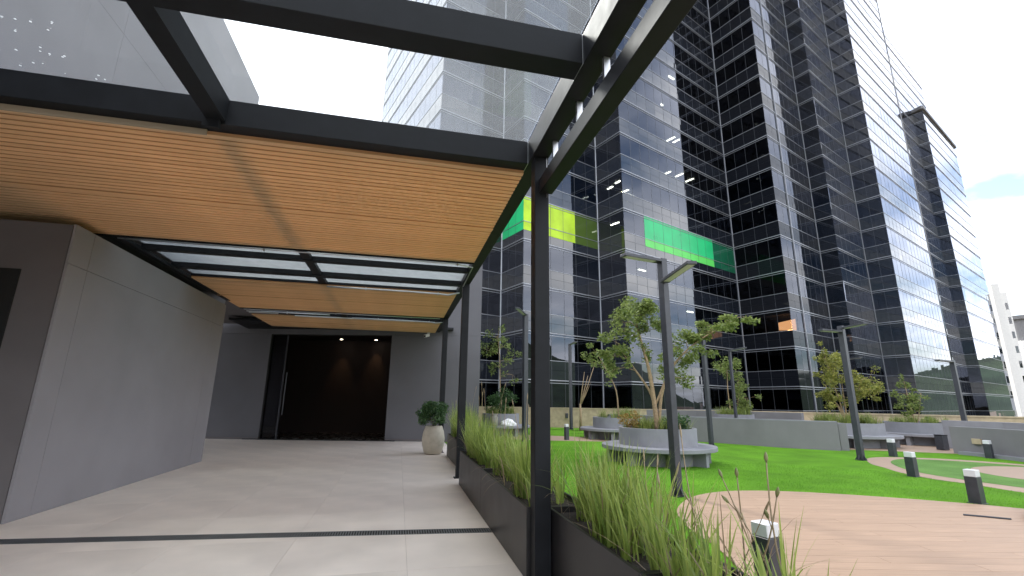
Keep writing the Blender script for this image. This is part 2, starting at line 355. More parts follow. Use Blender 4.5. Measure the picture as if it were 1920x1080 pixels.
PATH_L = [(1.8, 21.0), (3.83, 21.6), (5.8, 21.6), (7.6, 20.4), (9.2, 18.6), (8.6, 17.6), (7.4, 18.0), (5.86, 18.5), (3.47, 19.6), (1.8, 19.6)]
struct(sheet(ccw(RING_IN), .008), 'inner_lawn', M['turf2'])
plank_n = 0
def decking(name, poly, z, w, ang, limit_v=None):
    poly = ccw(poly); base = struct(sheet(poly, z), name, M['deckgap'])
    ca, sa = math.cos(ang), math.sin(ang); q = [(x * ca + y * sa, -x * sa + y * ca) for x, y in poly]
    v0 = min(p[1] for p in q); v1 = max(p[1] for p in q); k = int(v0 / w)
    while k * w < v1:
        a, b = k * w + .002, (k + 1) * w - .002; k += 1
        c = clip(clip(q, 0, -1, -a), 0, 1, b)
        if len(c) < 3: continue
        if max(p[0] for p in c) - min(p[0] for p in c) < .05: continue
        # individual boards about 2.4 m long, staggered joints
        u0 = min(p[0] for p in c); u1 = max(p[0] for p in c); s = u0 - (k * .83) % 2.4
        while s < u1:
            e = clip(clip(c, -1, 0, -(s + .0015)), 1, 0, s + 2.4 - .0015); s += 2.4
            if len(e) < 3: continue
            cx = sum(p[0] for p in e) / len(e); cy = sum(p[1] for p in e) / len(e)
            zz = z + .006 + random.uniform(-.0006, .0006)
            m2 = MB(); n = len(e); ee = [(p[0] - cx, p[1] - cy) for p in e]
            m2.add([(x, y, 0) for x, y in ee] + [(x, y, -.005) for x, y in ee], [tuple(range(n))] + [(i, n + i, n + (i + 1) % n, (i + 1) % n) for i in range(n)])
            me = m2.mesh('plank', M['deck']); o = bpy.data.objects.new('plank', me); COL.objects.link(o); o.parent = base
            o.location = (cx * ca - cy * sa, cx * sa + cy * ca, zz); o.rotation_euler = (0, 0, ang)
    return base
DA = math.radians(-14)
decking('wood_deck', DECK_A, .004, .20, DA)
# ring path: a band between two outlines
band = ccw(RING_OUT); struct(sheet(band, .004), 'ring_path', mat('path_resin', (.335, .235, .165), .7, 0, var=.1, vscale=5))
struct(sheet(ccw(CIRC), .012), 'round_deck', mat('round_deck_board', (.335, .235, .165), .65, 0, var=.12, vscale=2.2, stretch=(1, 14, 1)))
struct(sheet(ccw(FAR_DECK), .004), 'far_terrace', mat('far_deck_board', (.335, .235, .165), .65, 0, var=.12, vscale=2.2, stretch=(1, 14, 1)))
struct(sheet(ccw(PATH_L), .004), 'garden_path', mat('garden_path_board', (.335, .235, .165), .65, 0, var=.12, vscale=2.2, stretch=(1, 14, 1)))

rb = random.Random(11); vs = []; fs = []
import itertools
cnt = 0
while cnt < 80000:
    a = math.radians(rb.uniform(14, 62)); r = 3.2 + 11.5 * rb.random() ** .9
    x, y = r * math.sin(a), r * math.cos(a)
    if x < 1.85 or inside(DECK_A, x, y) or inside(RING_OUT, x, y): 
        cnt += 1; continue
    h = rb.uniform(.014, .032); t = rb.uniform(0, 6.28); w = .0028; lx, ly = rb.uniform(-.012, .012), rb.uniform(-.012, .012)
    k = len(vs); cx, sx = math.cos(t) * w, math.sin(t) * w
    vs += [(x - cx, y - sx, 0), (x + cx, y + sx, 0), (x + lx, y + ly, h)]; fs.append((k, k + 1, k + 2)); cnt += 1
mb = MB(); mb.v = vs; mb.f = fs
o = mb.build('turf_blades', leafmat('turf_blade', (.07, .22, .008), (.17, .40, .025), .3, 1.5), kind='stuff'); tag(o, 'short bright green artificial turf pile', 'turf', kind='stuff')

# corridor floor with slabs, drain
struct(BX(-14, 1.76, -6, 26, -.05, -.008), 'corridor_floor', M['grout'])
cf = bpy.data.objects['corridor_floor']
TW, TL = 1.2, 1.2
cache = {}
for i in range(-4, 6):
    for j in range(-2, 19):
        x0, y0 = -4.62 + (i + 1) * TW - TW * 0, 0.1 + j * TL
        x1, y1 = x0 + TW, y0 + TL
        x1 = min(x1, 1.75)
        if x0 >= 1.75 or x0 < -9.5: continue
        if i < -1 and j < 4: continue
        key = round(x1 - x0, 2)
        # the drain crosses at y 6.05..6.75: slabs are cut there
        segs = [(y0, y1)]
        def ydr(x, s): return 6.36 - (x + 1.4) * .1 + s * .105
        parts = []
        xm = [(x0 + .0015), (x1 - .0015)]
        lo = [ydr(x, -1) for x in xm]; hi = [ydr(x, 1) for x in xm]
        q = [(xm[0], y0 + .0015), (xm[1], y0 + .0015), (xm[1], y1 - .0015), (xm[0], y1 - .0015)]
        if y1 < min(lo) or y0 > max(hi): parts = [q]
        else:
            nx, ny = .1, 1.0
            parts = [p for p in (clip(q, nx, ny, 6.36 - .14 - .105), clip(q, -nx, -ny, -(6.36 - .14 + .105))) if len(p) > 2]
        for p in parts:
            if len(parts) == 1 and parts[0] is q:
                if key not in cache:
                    cache[key] = BX(0.0015, key - .0015, .0015, TL - .0015, -.008, 0).mesh('slab', M['floor'], bevel=.001)
                inst('slab', cache[key], cf, (x0, y0, 0))
            else:
                o = MB().prism(ccw(p), -.008, 0).build('slab', M['floor'], cf)
dg = thing('drain_grate', 'slim metal slot drain crossing the corridor floor between the pale slabs', 'drain', (-1.4, 6.36, 0))
def drx(x, s): return (x, 6.36 - .14 - .1 * x + s)
mb = MB(); mb.prism(ccw([drx(-5.2, -.1), drx(1.2, -.1), drx(1.2, .1), drx(-5.2, .1)]), -.0075, -.006); mb.build('drain_channel', M['pit'], dg)
mb = MB()
for s in (-.1, .092): mb.prism(ccw([drx(-5.2, s), drx(1.2, s), drx(1.2, s + .008), drx(-5.2, s + .008)]), -.0055, .002)
mb.build('frame', M['grate'], dg)
mb = MB(); x = -5.19
while x < 1.19:
    mb.prism(ccw([drx(x, -.091), drx(x + .016, -.091), drx(x + .016, .091), drx(x, .091)]), -.005, .001); x += .03
o = mb.build('grate_bars', M['grate'], dg, kind='stuff')

# ================================================================== OUR BUILDING
def panelwall(th, name, segs_u, segs_z, fn, m, gap=.003):
    """panels between the given joints; fn(u0,u1,z0,z1) gives the prism corners of a panel"""
    for u0, u1 in zip(segs_u, segs_u[1:]):
        for z0, z1 in zip(segs_z, segs_z[1:]):
            mb = MB(); fn(mb, u0 + gap, u1 - gap, z0 + gap, z1 - gap); mb.build(name, m, th)
bl = thing('building_wing', 'tall grey plastered wing rising beside the corridor on its left side', 'building', (-8, 10, 0))
mb = BX(-14, -4.63, 7.48, 13.45, -.004, 3.88); mb.box(-14, -4.63, -6, 13.45, 4.25, 10.1); mb.box(-14, -9.2, -6, 7.48, -.004, 4.25)
mb.build('body', M['joint'], bl)
panelwall(bl, 'panel', [7.45, 7.88, 12.75, 13.48], [0, 3.33, 3.9], lambda b, u0, u1, z0, z1: b.box(-4.63, -4.6, u0, u1, z0, z1), M['plaster'])
panelwall(bl, 'panel', [-6, -1.6, 2.8, 7.45, 13.48], [4.3, 7.1, 10.2], lambda b, u0, u1, z0, z1: b.box(-4.63, -4.6, u0, u1, z0, z1), M['plaster'])
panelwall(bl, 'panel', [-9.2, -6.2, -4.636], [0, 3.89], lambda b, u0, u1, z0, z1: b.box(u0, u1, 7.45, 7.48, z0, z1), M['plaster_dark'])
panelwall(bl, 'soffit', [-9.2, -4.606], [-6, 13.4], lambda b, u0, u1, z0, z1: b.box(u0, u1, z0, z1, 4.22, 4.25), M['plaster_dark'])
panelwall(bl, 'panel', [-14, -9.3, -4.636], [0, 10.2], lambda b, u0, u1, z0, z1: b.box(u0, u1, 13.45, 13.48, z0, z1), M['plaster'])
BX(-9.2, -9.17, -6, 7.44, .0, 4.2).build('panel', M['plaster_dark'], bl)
sd = BX(-6.9, -5.1, 7.425, 7.449, 0.004, 3.2).build('side_door', M['pit'], bl); BX(-5.25, -5.22, 7.40, 7.424, 1.0, 1.5).build('handle', M['steel'], sd)
# back building, front line p0 (x=-14,y=22.2) to (2.95,17.75)
def bw(x): return 18.6 - .25 * (x - .5)
def bpan(b, u0, u1, z0, z1, d0=0., d1=.03):
    b.prism(ccw([(u0, bw(u0) + d0), (u1, bw(u1) + d0), (u1, bw(u1) + d1), (u0, bw(u0) + d1)]), z0, z1)
bb = thing('entrance_building', 'dark grey building closing the corridor with a wide black doorway', 'building', (-2.7, 19.4, 0))
mb = MB()
for (u0, u1, z0, z1) in ((-14, -5.05, 0, 9), (-.42, 2.95, 0, 9), (-5.05, -.42, 3.98, 9)):
    mb.prism(ccw([(u0, bw(u0) + .032), (u1, bw(u1) + .032), (u1, bw(u1) + .3), (u0, bw(u0) + .3)]), z0, z1)
mb.prism(ccw([(2.65, bw(2.65) + .31), (2.95, bw(2.95) + .31), (4.5, 30), (4.2, 30)]), 0, 9)
mb.build('body', M['joint'], bb)
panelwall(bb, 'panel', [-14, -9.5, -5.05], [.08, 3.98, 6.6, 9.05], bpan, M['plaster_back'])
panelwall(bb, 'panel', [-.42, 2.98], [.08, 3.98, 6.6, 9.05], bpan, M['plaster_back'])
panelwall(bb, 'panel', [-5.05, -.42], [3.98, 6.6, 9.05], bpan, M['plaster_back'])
BX(2.955, 2.985, 18.1, 30, .08, 9.05).build('panel', M['plaster'], bb)
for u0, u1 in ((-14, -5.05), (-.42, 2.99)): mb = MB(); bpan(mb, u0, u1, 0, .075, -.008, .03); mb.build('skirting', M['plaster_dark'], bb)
mb = MB(); bpan(mb, -5.6, -.05, .002, .03, -.14, -.02); mb.build('door_track', M['pit'], bb)
# room behind the doorway
mb = MB()
ya = lambda x, d: bw(x) + d
mb.prism(ccw([(-6.3, ya(-6.3, .32)), (-6.2, ya(-6.2, .32)), (-6.2, 27), (-6.3, 27)]), 0, 4.2)
mb.prism(ccw([(.6, ya(.6, .32)), (.7, ya(.7, .32)), (.7, 27), (.6, 27)]), 0, 4.2)
mb.prism(ccw([(-6.3, ya(-6.3, 3.9)), (.7, ya(.7, 3.9)), (.7, ya(.7, 4.0)), (-6.3, ya(-6.3, 4.0))]), 0, 4.2)
mb.prism(ccw([(-6.3, ya(-6.3, .32)), (.7, ya(.7, .32)), (.7, 27.1), (-6.3, 27.1)]), 4.2, 4.3)
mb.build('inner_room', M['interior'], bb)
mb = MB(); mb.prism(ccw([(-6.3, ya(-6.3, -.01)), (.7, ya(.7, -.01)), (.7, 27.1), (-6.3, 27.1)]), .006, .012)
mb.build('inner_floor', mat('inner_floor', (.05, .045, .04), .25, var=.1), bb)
mb = MB(); bpan(mb, -5.0, -4.45, .02, 3.95, .14, .16); dr = mb.build('door_leaf', M['doorglass'], bb)
mb = MB(); bpan(mb, -4.46, -4.41, .02, 3.95, .12, .18); mb.build('frame', M['steel2'], dr)
mb = MB(); mb.tube([(-4.3, bw(-4.3) + .08, .9), (-4.3, bw(-4.3) + .08, 2.5)], .022, 8); mb.build('handle', M['steel2'], dr)
for x, yo in ((-2.75, 3.25), (-1.2, 3.4)):
    p = (x, bw(x) + yo)
    t = thing('downlight', 'small lit ceiling downlight glowing inside the dark doorway, %s' % ('left one of the two' if x < -2 else 'right one of the two'), 'light', (p[0], p[1], 4.19), group='downlights inside the doorway')
    MB().lathe([(.0, 4.186), (.06, 4.186), (.09, 4.18), (.09, 4.197), (0, 4.197)], 20, p).build('rim', M['steel2'], t)
    MB().lathe([(0, 4.179), (.055, 4.179), (.055, 4.183), (0, 4.183)], 16, p).build('diffuser', M['down_on'], t)
    ld = bpy.data.lights.new('downlight_lamp', 'SPOT'); ld.energy = 9; ld.spot_size = math.radians(48); ld.spot_blend = .9; ld.color = (1, .62, .3); ld.shadow_soft_size = .05
    lo = bpy.data.objects.new('lamp', ld); COL.objects.link(lo); lo.parent = t; lo.location = (0, .1, -.04); lo.rotation_euler = (math.radians(14), 0, 0)
# passage roof left of the canopy, deep behind
p = BX(-14, -4.7, 13.5, 20.2, 4.35, 4.6).build('passage_roof', M['plaster_dark']); tag(p, 'dark flat roof over the recess beyond the grey wing', 'roof')
# security camera
sc = thing('security_camera', 'small white security camera under the canopy at the far corner', 'camera', (.95, 17.9, 4.0))
MB().box(.9, 1.0, 17.85, 17.95, 3.97, 4.02).build('bracket', M['white'], sc)
MB().bar((.95, 17.88, 3.92), (.80, 17.62, 3.84), .1, .1).build('housing', M['white'], sc, bevel=.01)
MB().bar((.798, 17.616, 3.839), (.79, 17.60, 3.835), .06, .06).build('lens', M['pit'], sc)

# ================================================================== CANOPY
XR, XL = 1.3, -4.58
ZB, ZT = 4.06, 4.33
cp = thing('steel_canopy', 'black steel and glass canopy with orange slatted ceilings over the corridor', 'canopy', (XR, 4.55, 0))
POSTS = (4.35, 10.05, 14.75)
for y in POSTS:
    px = XR + (.01 if y < 5 else 0)
    MB().box(px - .075, px + .075, y - .075, y + .075, .012, ZB - .004).build('post', M['steel'], cp, bevel=.004)
    MB().box(px - .11, px + .11, y - .11, y + .11, 0.001, .011).build('base_plate', M['steel'], cp)
MB().box(XR - .09, XR + .09, -5, 18.0, ZB, ZT).build('edge_beam', M['steel'], cp, bevel=.005)
MB().box(XR - .02, XR + .12, -5, 4.27, 3.64, 3.80).build('gutter_beam', M['steel'], cp, bevel=.005)
for y in (-.5, .9, 1.9, 2.75, 3.3, 3.95):
    MB().bar((XR + .05, y, 3.802), (XR + .05, y, ZB - .002), .05, .03, (0, 1, 0)).build('spacer', M['zinc'], cp)
CB = [(.2, .2), (2.95, .2), (4.56, .22), (8.22, .1), (9.12, .14), (10.28, .2), (11.15, .1), (14.42, .1), (14.9, .16), (15.6, .1), (17.9, .14)]
for y, w in CB:
    MB().box(XL, XR - .093, y - w / 2, y + w / 2, ZB + .002, (ZT if y < 8 else ZB + .1) - .002).build('cross_beam', M['steel'], cp, bevel=.004)
for y, w in CB[:3]:
    MB().box(XR - .097, XR - .0925, y - w / 2 - .003, y + w / 2 + .003, ZB - .002, ZT - .004).build('weld_seam', M['zinc'], cp)
MB().box(XR + .062, XR + .066, 4.268, 4.273, 3.60, ZB - .002).build('weld_seam', M['zinc'], cp)
XM = -1.85
ys = sorted([c for c in CB]); 
for (y0, w0), (y1, w1) in zip(ys, ys[1:]):
    a, b = y0 + w0 / 2 + .002, y1 - w1 / 2 - .002
    MB().box(XM - .08, XM + .08, a, b, ZB + .025, (ZT if y1 < 8.5 else ZB + .1) - .004).build('rafter', M['steel'], cp)
MB().box(XM - .1, XM + .04, 4.40, 4.448, ZB - .06, ZT).build('bracket', M['steel'], cp)
# wall rail
MB().box(-4.598, -4.5, 8.3, 13.4, ZB - .05, ZB + .0).build('wall_rail', M['steel'], cp)
# glass
for (y0, w0), (y1, w1) in zip(ys, ys[1:]):
    for x0, x1, left in ((XL + .02, XM - .005, True), (XM + .005, XR - .1, False)):
        m = 'roofglass3' if y0 > 8 else ('roofglass2' if left else 'roofglass')
        zt = ZT if y0 < 8 else ZB + .1
        MB().box(x0, x1, y0 + .01, y1 - .01, zt + .004, zt + .016).build('glass_pane', M[m], cp)
MB().box(XL + .02, XM - .005, -5, .19, ZT + .004, ZT + .016).build('glass_pane', M['roofglass2'], cp)
MB().box(XM + .005, XR - .1, -5, .19, ZT + .004, ZT + .016).build('glass_pane', M['roofglass'], cp)
# slats: rounded trapezoid strips hung under the beams
def slatmesh(L, w):
    prof = [(-w * .5, .036), (-w * .38, .034), (-w * .35, .008), (-w * .28, .001), (0, 0), (w * .28, .001), (w * .35, .008), (w * .38, .034), (w * .5, .036)]
    mb = MB(); k = len(prof)
    mb.add([(-L / 2, y, z) for y, z in prof] + [(L / 2, y, z) for y, z in prof], [(i, i + 1, k + i + 1, k + i) for i in range(k - 1)] + [(0, k, 2 * k - 1, k - 1)])
    me = mb.mesh('slat', M['slat']); me.materials.append(M['slat_groove_shade'])
    for p in me.polygons:
        if p.index in (0, 1, 6, 7): p.material_index = 1
    return me
SW = .098
def slats(y0, y1, x0, x1, z):
    n = round((y1 - y0) / SW); w = (y1 - y0) / n; me = slatmesh(x1 - x0, w * .995)
    for i in range(n):
        inst('slat', me, cp, ((x0 + x1) / 2, y0 + (i + .5) * w, z + (-.012 if i == n // 2 else 0) + random.uniform(-.0015, .0015)))
slats(4.60, 8.24, -8.2, XR - .1, 4.02)
slats(10.95, 14.42, XL, XR - .1, 4.02)
slats(15.55, 18.0, XL - 0, XR - .1, 4.02)
MB().prism(ccw([(-6, 17.98), (1.9, 17.98), (1.9, bw(1.9) - .01), (-6, bw(-6) - .01)]), ZB + .12, ZB + .2).build('end_light_block', M['steel'], cp)  # added to keep sky light off the back wall above the doorway
MB().box(-8.2, XR - .1, 8.245, 8.275, 4.0, 4.055).build('slat_trim', M['steel'], cp)
MB().box(XL, XR - .1, 14.425, 14.45, 4.0, 4.055).build('slat_trim', M['steel'], cp)
MB().box(-8.2, XM - .12, 4.57, 4.59, 4.0, 4.055).build('slat_trim', mat('tan_trim', (.35, .28, .2), .6), cp)
# conduits
def pipe(pts, r=.018):
    p = MB().tube(pts, r, 8).build('conduit', M['zinc'], cp, smooth=True)
    for q in pts[1:-1:2] or []:
        MB().box(q[0] - .012, q[0] + .012, q[1] - .03, q[1] + .03, q[2] - .03, q[2] + .03).build('clamp', M['zinc'], p)
pipe([(-1.75, 10.9, 4.0), (-.9, 10.9, 4.0), (0, 10.9, 4.0), (.75, 10.9, 3.99), (.98, 10.8, 3.95), (1.2, 10.5, 3.95)])
pipe([(-4.55, 8.32, 4.0), (-2.4, 8.32, 4.0), (-.2, 8.32, 4.0), (.9, 8.32, 4.0), (1.2, 8.4, 3.98), (1.22, 9.9, 3.97)], .012)
pipe([(-4.5, 14.8, 4.0), (-3.4, 14.8, 4.0), (-2.2, 14.8, 4.0)])
pipe([(-1.6, 15.2, 4.0), (-.8, 15.2, 4.0), (0, 15.2, 4.0), (.8, 15.2, 3.99), (1.0, 15.1, 3.95), (1.2, 14.9, 3.95)])
pipe([(-4.5, 14.55, 4.02), (-2, 14.55, 4.02), (1.1, 14.55, 4.02)], .024)
MB().box(-4.5, -3.7, 15.0, 15.06, 3.99, 4.03).build('light_bar', M['white'], cp)
MB().box(-3.3, 1.0, 15.35, 15.38, 4.0, 4.03).build('light_bar', M['white'], cp)

# ================================================================== OFFICE TOWER
PT = {'e0': (-4.79, 60.81), 'e1': (2.20, 40.53), 'e2': (9.06, 43.38), 'e3': (10.34, 39.68), 'in1': (19.55, 43.49), 'out1': (20.78, 39.92), 'in2': (39.83, 47.81),
      'out2': (41.72, 42.31), 'in3': (51.48, 46.35), 'out3': (52.15, 44.39), 'in4': (60.67, 47.91), 'out4': (61.64, 45.11), 'step': (79.06, 52.33), 'in5': (86.90, 55.58), 'ehid': (98.60, 60.42), 'out5': (87.38, 54.18), 'end5': (107.18, 62.38)}
FH = 4.3; Z0 = 3.3
def outward(p, q):
    d = Vector((q[0] - p[0], q[1] - p[1], 0)).normalized(); return d, Vector((d.y, -d.x, 0))
INW = Vector((.44, .90, 0))
def tower(root, chain, top, pieces, cond=None):
    """collect the glass pieces of a chain of faces: (kind, centre, d, n, w, h, face, k, i)"""
    for p, q in zip(chain, chain[1:]):
        P, Q = PT[p], PT[q]; d, n = outward(P, Q); L = math.dist(P, Q); c = max(1, round(L / 1.55)); w = L / c
        k = -2
        while Z0 + k * FH < top - .3:
            zb = Z0 + k * FH; ze = min(zb + FH, top)
            for i in range(c):
                cen = Vector((P[0], P[1], 0)) + d * (w * (i + .5))
                for kind, a, b in (('spandrel', .10, .92), ('spandrel', .94, 1.76), ('vision', 1.84, FH - .02)):
                    if zb + a > ze - .2: continue
                    b2 = min(b, ze - zb)
                    pieces.append((kind, cen + Vector((0, 0, zb + (a + b2) / 2)), d, n, w - .03, b2 - a, p, k, i, a))
            k += 1
def pane_mb(w, h): return BX(-w / 2, w / 2, -.012, .012, -h / 2, h / 2)
rt = random.Random(5)
def pane_mat(kind, face, k, i, a, pid):
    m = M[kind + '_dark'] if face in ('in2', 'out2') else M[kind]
    if pid == 'main' and k == 3 and (kind == 'vision' or .5 < a < 1.5):
        if face == 'out1':
            if 2 <= i <= 9: m = M['green'] if kind == 'vision' else M['green2']
            elif i >= 10: m = M['green3']
        if face == 'e3':
            if i <= 3: m = M['yellow']
            else: m = M['yellow2']
        if face == 'e2': m = M['green']
    return m
def build_panes(root, pieces, nmax, pid):
    camp = Vector((0, 0, 1.55)); pieces.sort(key=lambda s: (s[1] - camp).length)
    cache = {}; rest = {}
    for num, (kind, cen, d, n, w, h, face, k, i, a) in enumerate(pieces):
        m = pane_mat(kind, face, k, i, a, pid)
        ang = math.atan2(d.y, d.x); tx, tz = rt.gauss(0, .0034), rt.gauss(0, .0034)
        special = m in (M['green'], M['green2'], M['yellow'], M['yellow2'], M['green3'])
        vis = cen.z > -1
        if (num < nmax and vis):
            key = (round(w, 2), round(h, 2), m.name)
            if key not in cache: cache[key] = pane_mb(w, h).mesh('pane', m)
            o = inst('pane', cache[key], root, cen, (tx, 0, ang + tz))
            if special: o['label'] = 'lime yellow tinted glass pane' if m.name.startswith('lime') else 'green tinted glass pane'
        else:
            R = Matrix.Rotation(ang + tz, 4, 'Z') @ Matrix.Rotation(tx, 4, 'X')
            b = pane_mb(w, h); rest.setdefault(m.name, (m, MB()))[1].add([R @ Vector(v) + cen for v in b.v], b.f)
    for nm, (m, b) in rest.items(): b.build('pane_field', m, root, kind='stuff')
def rails(root, chain, top):
    k = -2
    while Z0 + k * FH < top + .1:
        zb = Z0 + k * FH
        for dz, hh, pr in ((-.02, .09, .09), (-.24, .05, .07), (1.77, .05, .05)):
            if zb + dz > top: continue
            mb = MB()
            for p, q in zip(chain, chain[1:]):
                P, Q = PT[p], PT[q]; d, n = outward(P, Q)
                a = Vector((*P, zb + dz + hh / 2)) + n * .02; b = Vector((*Q, zb + dz + hh / 2)) + n * .02
                mb.bar(a - d * .0, b + d * .0, pr, hh)
            mb.build('floor_rail', M['alu'], root)
        k += 1
tw = thing('office_tower', 'tall dark glass office tower with stepped facades and green tinted panes', 'building', (25, 45, -40))
MAIN = ['e0', 'e1', 'e2', 'e3', 'in1', 'out1', 'in2', 'out2', 'in3', 'out3', 'in4', 'out4', 'step']
TOP = Z0 + FH * 19
pcs = []; tower(tw, MAIN, TOP, pcs); 
TOP2 = 67.0
tower(tw, ['step', 'ehid'], TOP2, pcs)
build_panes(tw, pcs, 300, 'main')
rails(tw, MAIN, TOP); rails(tw, ['step', 'ehid'], TOP2)
# mullions as one field, corner trims as parts
mb = MB()
for chain, top in ((MAIN, TOP), (['step', 'ehid'], TOP2)):
    for p, q in zip(chain, chain[1:]):
        P, Q = PT[p], PT[q]; d, n = outward(P, Q); L = math.dist(P, Q); c = max(1, round(L / 1.55))
        for i in range(1, c):
            a = Vector((*P, 0)) + d * (L * i / c) + n * .0
            mb.bar(a + Vector((0, 0, -6)), a + Vector((0, 0, top)), .035, .04, n)
mb.build('mullion_field', M['mull'], tw, kind='stuff')
for nm in ('e2', 'in1', 'in2', 'in3', 'in4'):
    P = PT[nm]; MB().box(P[0] - .07, P[0] + .07, P[1] - .12, P[1] + .02, -6, TOP).build('corner_trim', M['alu'], tw)
P, Q = PT['out2'], PT['in3']; d, n = outward(P, Q); c = Vector((*P, 0)) + d * 3.1
MB().bar(c + Vector((0, 0, -6)) + n * .08, c + Vector((0, 0, TOP)) + n * .08, .10, .12, n).build('corner_trim', M['alu'], tw)
back = [(90, 75), (70, 100), (-2, 100)]
def shifted(chain, s): return [(PT[c][0] + INW.x * s, PT[c][1] + INW.y * s) for c in chain]
k = -2
while Z0 + k * FH <= TOP + .1:
    z = Z0 + k * FH
    MB().prism(ccw(shifted(MAIN, .22) + [(88, 72), (70, 98), (-1, 98)]), z - .55, z + .05).build('floor_slab', M['slab'], tw); k += 1
MB().prism(ccw(shifted(MAIN, 5.0) + [(88.5, 74), (70, 97), (0, 97)]), -40, TOP - .6).build('core', M['core'], tw)
MB().prism(ccw(shifted(['step', 'ehid'], .3) + [(92, 76), (79.5, 70)]), -40, TOP2 - .3).build('end_block', M['core'], tw)
MB().prism(ccw(shifted(MAIN, .25) + [(88, 72), (70, 98), (-1, 98)]), -40, Z0 - 2 * FH).build('base', M['core'], tw)
# tall back walls so that the sky never shines through the offices
MB().prism([(-4.9, 61.2), (-4.6, 61.2), (-.9, 98.4), (-1.2, 98.4)], -40, TOP).build('side_wall', M['spandrel'], tw)
MB().prism(ccw([(79.2, 52.5), (79.5, 52.4), (88.3, 72.2), (88.0, 72.3)]), Z0 - 2 * FH, TOP).build('side_wall', M['spandrel'], tw)
# blinds behind the glass
bl_ = MB()
for (kind, cen, d, n, w, h, face, k, i, a) in pcs:
    if kind != 'vision' or rt.random() > (.16 if face in ('in2', 'in3', 'in4') else .24): continue
    r = rt.choice((1, 1, 1, .55, .4)); hh = (h - .06) * r; c = cen - n * .2; zt = cen.z + h / 2 - .03
    A = c - d * (w / 2 - .02); B = c + d * (w / 2 - .02)
    bl_.add([(A.x, A.y, zt - hh), (B.x, B.y, zt - hh), (B.x, B.y, zt), (A.x, A.y, zt)], [(0, 1, 2, 3)])
bl_.build('blind_field', M['blind'], tw, kind='stuff')
# lit ceiling lights inside
P = Vector((*PT['out1'], 0)); d, n = outward(PT['out1'], PT['in2'])
for k in range(1, 12):
    for j in range(rt.choice((1, 2, 2, 3)) if k > 3 else 1):
        u = rt.uniform(1, 16.5); v = rt.uniform(.6, 2.8); c = P + d * u - n * v; z = Z0 + (k + 1) * FH - .60
        dd = -n * .55 if rt.random() < .6 else d * .55
        MB().bar(c + Vector((0, 0, z)) - dd, c + Vector((0, 0, z)) + dd, .18, .05).build('ceiling_light', M['lamp_on'], tw)
P = Vector((*PT['in1'], 0)); d, n = outward(PT['in1'], PT['out1'])
for u, v, k in ((.9, 1.2, 4), (2.4, .9, 4)):
    c = P + d * u - n * v; z = Z0 + (k + 1) * FH - .6
    MB().bar(c + Vector((0, 0, z)) - d * .4, c + Vector((0, 0, z)) + d * .4, .18, .05).build('ceiling_light', M['lamp_on'], tw)
P = Vector((*PT['in2'], 0)); d, n = outward(PT['in2'], PT['out2'])
c = P + d * 3.6 - n * 1.8; z = Z0 + 1 * FH
mb = MB(); mb.add([c - d * .2 + Vector((0, 0, z + 2.2)), c + d * 1.8 + Vector((0, 0, z + 2.0)), c + d * 1.8 + Vector((0, 0, z + 3.3)), c - d * .2 + Vector((0, 0, z + 3.1))], [(0, 1, 2, 3)])
mb.build('lit_ceiling', M['warm_on'], tw, label='warm orange lit ceiling patch behind dark glass')
P = Vector((*PT['e3'], 0)); d, n = outward(PT['e3'], PT['in1']); c = P + d * 7.2 - n * .3; z = Z0 + FH
mb = MB(); mb.bar(c + Vector((0, 0, z + .7)), c + d * 1.4 + Vector((0, 0, z + .85)), .05, .8); mb.build('red_banner', M['red'], tw)

# lower wing at the right end
wg = thing('office_annex', 'lower bright glass annex with an overhanging flat roof at the right end of the tower', 'building', (90, 57, -40))
WCH = ['in5', 'out5', 'end5']; WT = 52.4
pcs2 = []; tower(wg, WCH, WT, pcs2); build_panes(wg, pcs2, 150, 'wing'); rails(wg, WCH, WT)
MB().prism(ccw([(86.7, 53.9), (87.1, 53.75), (107.6, 62.3), (105.0, 71), (96, 68), (86.5, 57.5)]), WT + .25, WT + .8).build('roof_slab', M['conc_wall'], wg)
MB().prism(ccw(shifted(WCH, .3) + [(105, 70), (95, 66)]), -40, WT).build('core', M['core'], wg)

# white buildings beyond
wb = thing('white_tower_block', 'slender white rendered block beyond the right end of the glass annex', 'building', (118, 66, -40))
MB().prism(ccw([(112.6, 64.9), (113.6, 64.25), (117.5, 70.3), (116.5, 71)]), -40, 25).build('wall', M['whiteb'], wb)
MB().prism(ccw([(113.75, 64.35), (114.5, 63.87), (118.2, 69.7), (117.55, 70.1)]), -40, 23.2).build('wall', M['whiteb'], wb)
for i in range(7):
    z = 3 + i * 2.8
    MB().prism(ccw([(113.95, 64.20), (114.3, 63.975), (114.35, 64.05), (114.0, 64.28)]), z, z + 1.3).build('window', M['spandrel'], wb)
fb = thing('white_apartment_house', 'low white flat roofed house with a dark window band at the far right edge', 'building', (180, 97, -40))
MB().prism(ccw([(174, 96.5), (186, 88), (196, 100), (184, 108)]), -40, 20).build('wall', M['whiteb'], fb)
for z in (5, 11.5): MB().prism(ccw([(175.5, 95.3), (185, 88.6), (185.2, 88.9), (175.7, 95.6)]), z, z + 2.8).build('window', M['spandrel'], fb)
MB().lathe([(0, 20), (2.6, 20), (2.6, 26.5), (3.3, 26.5), (3.3, 27.6), (0, 27.6)], 20, (179, 98)).build('roof_tank', M['conc_wall'], fb)

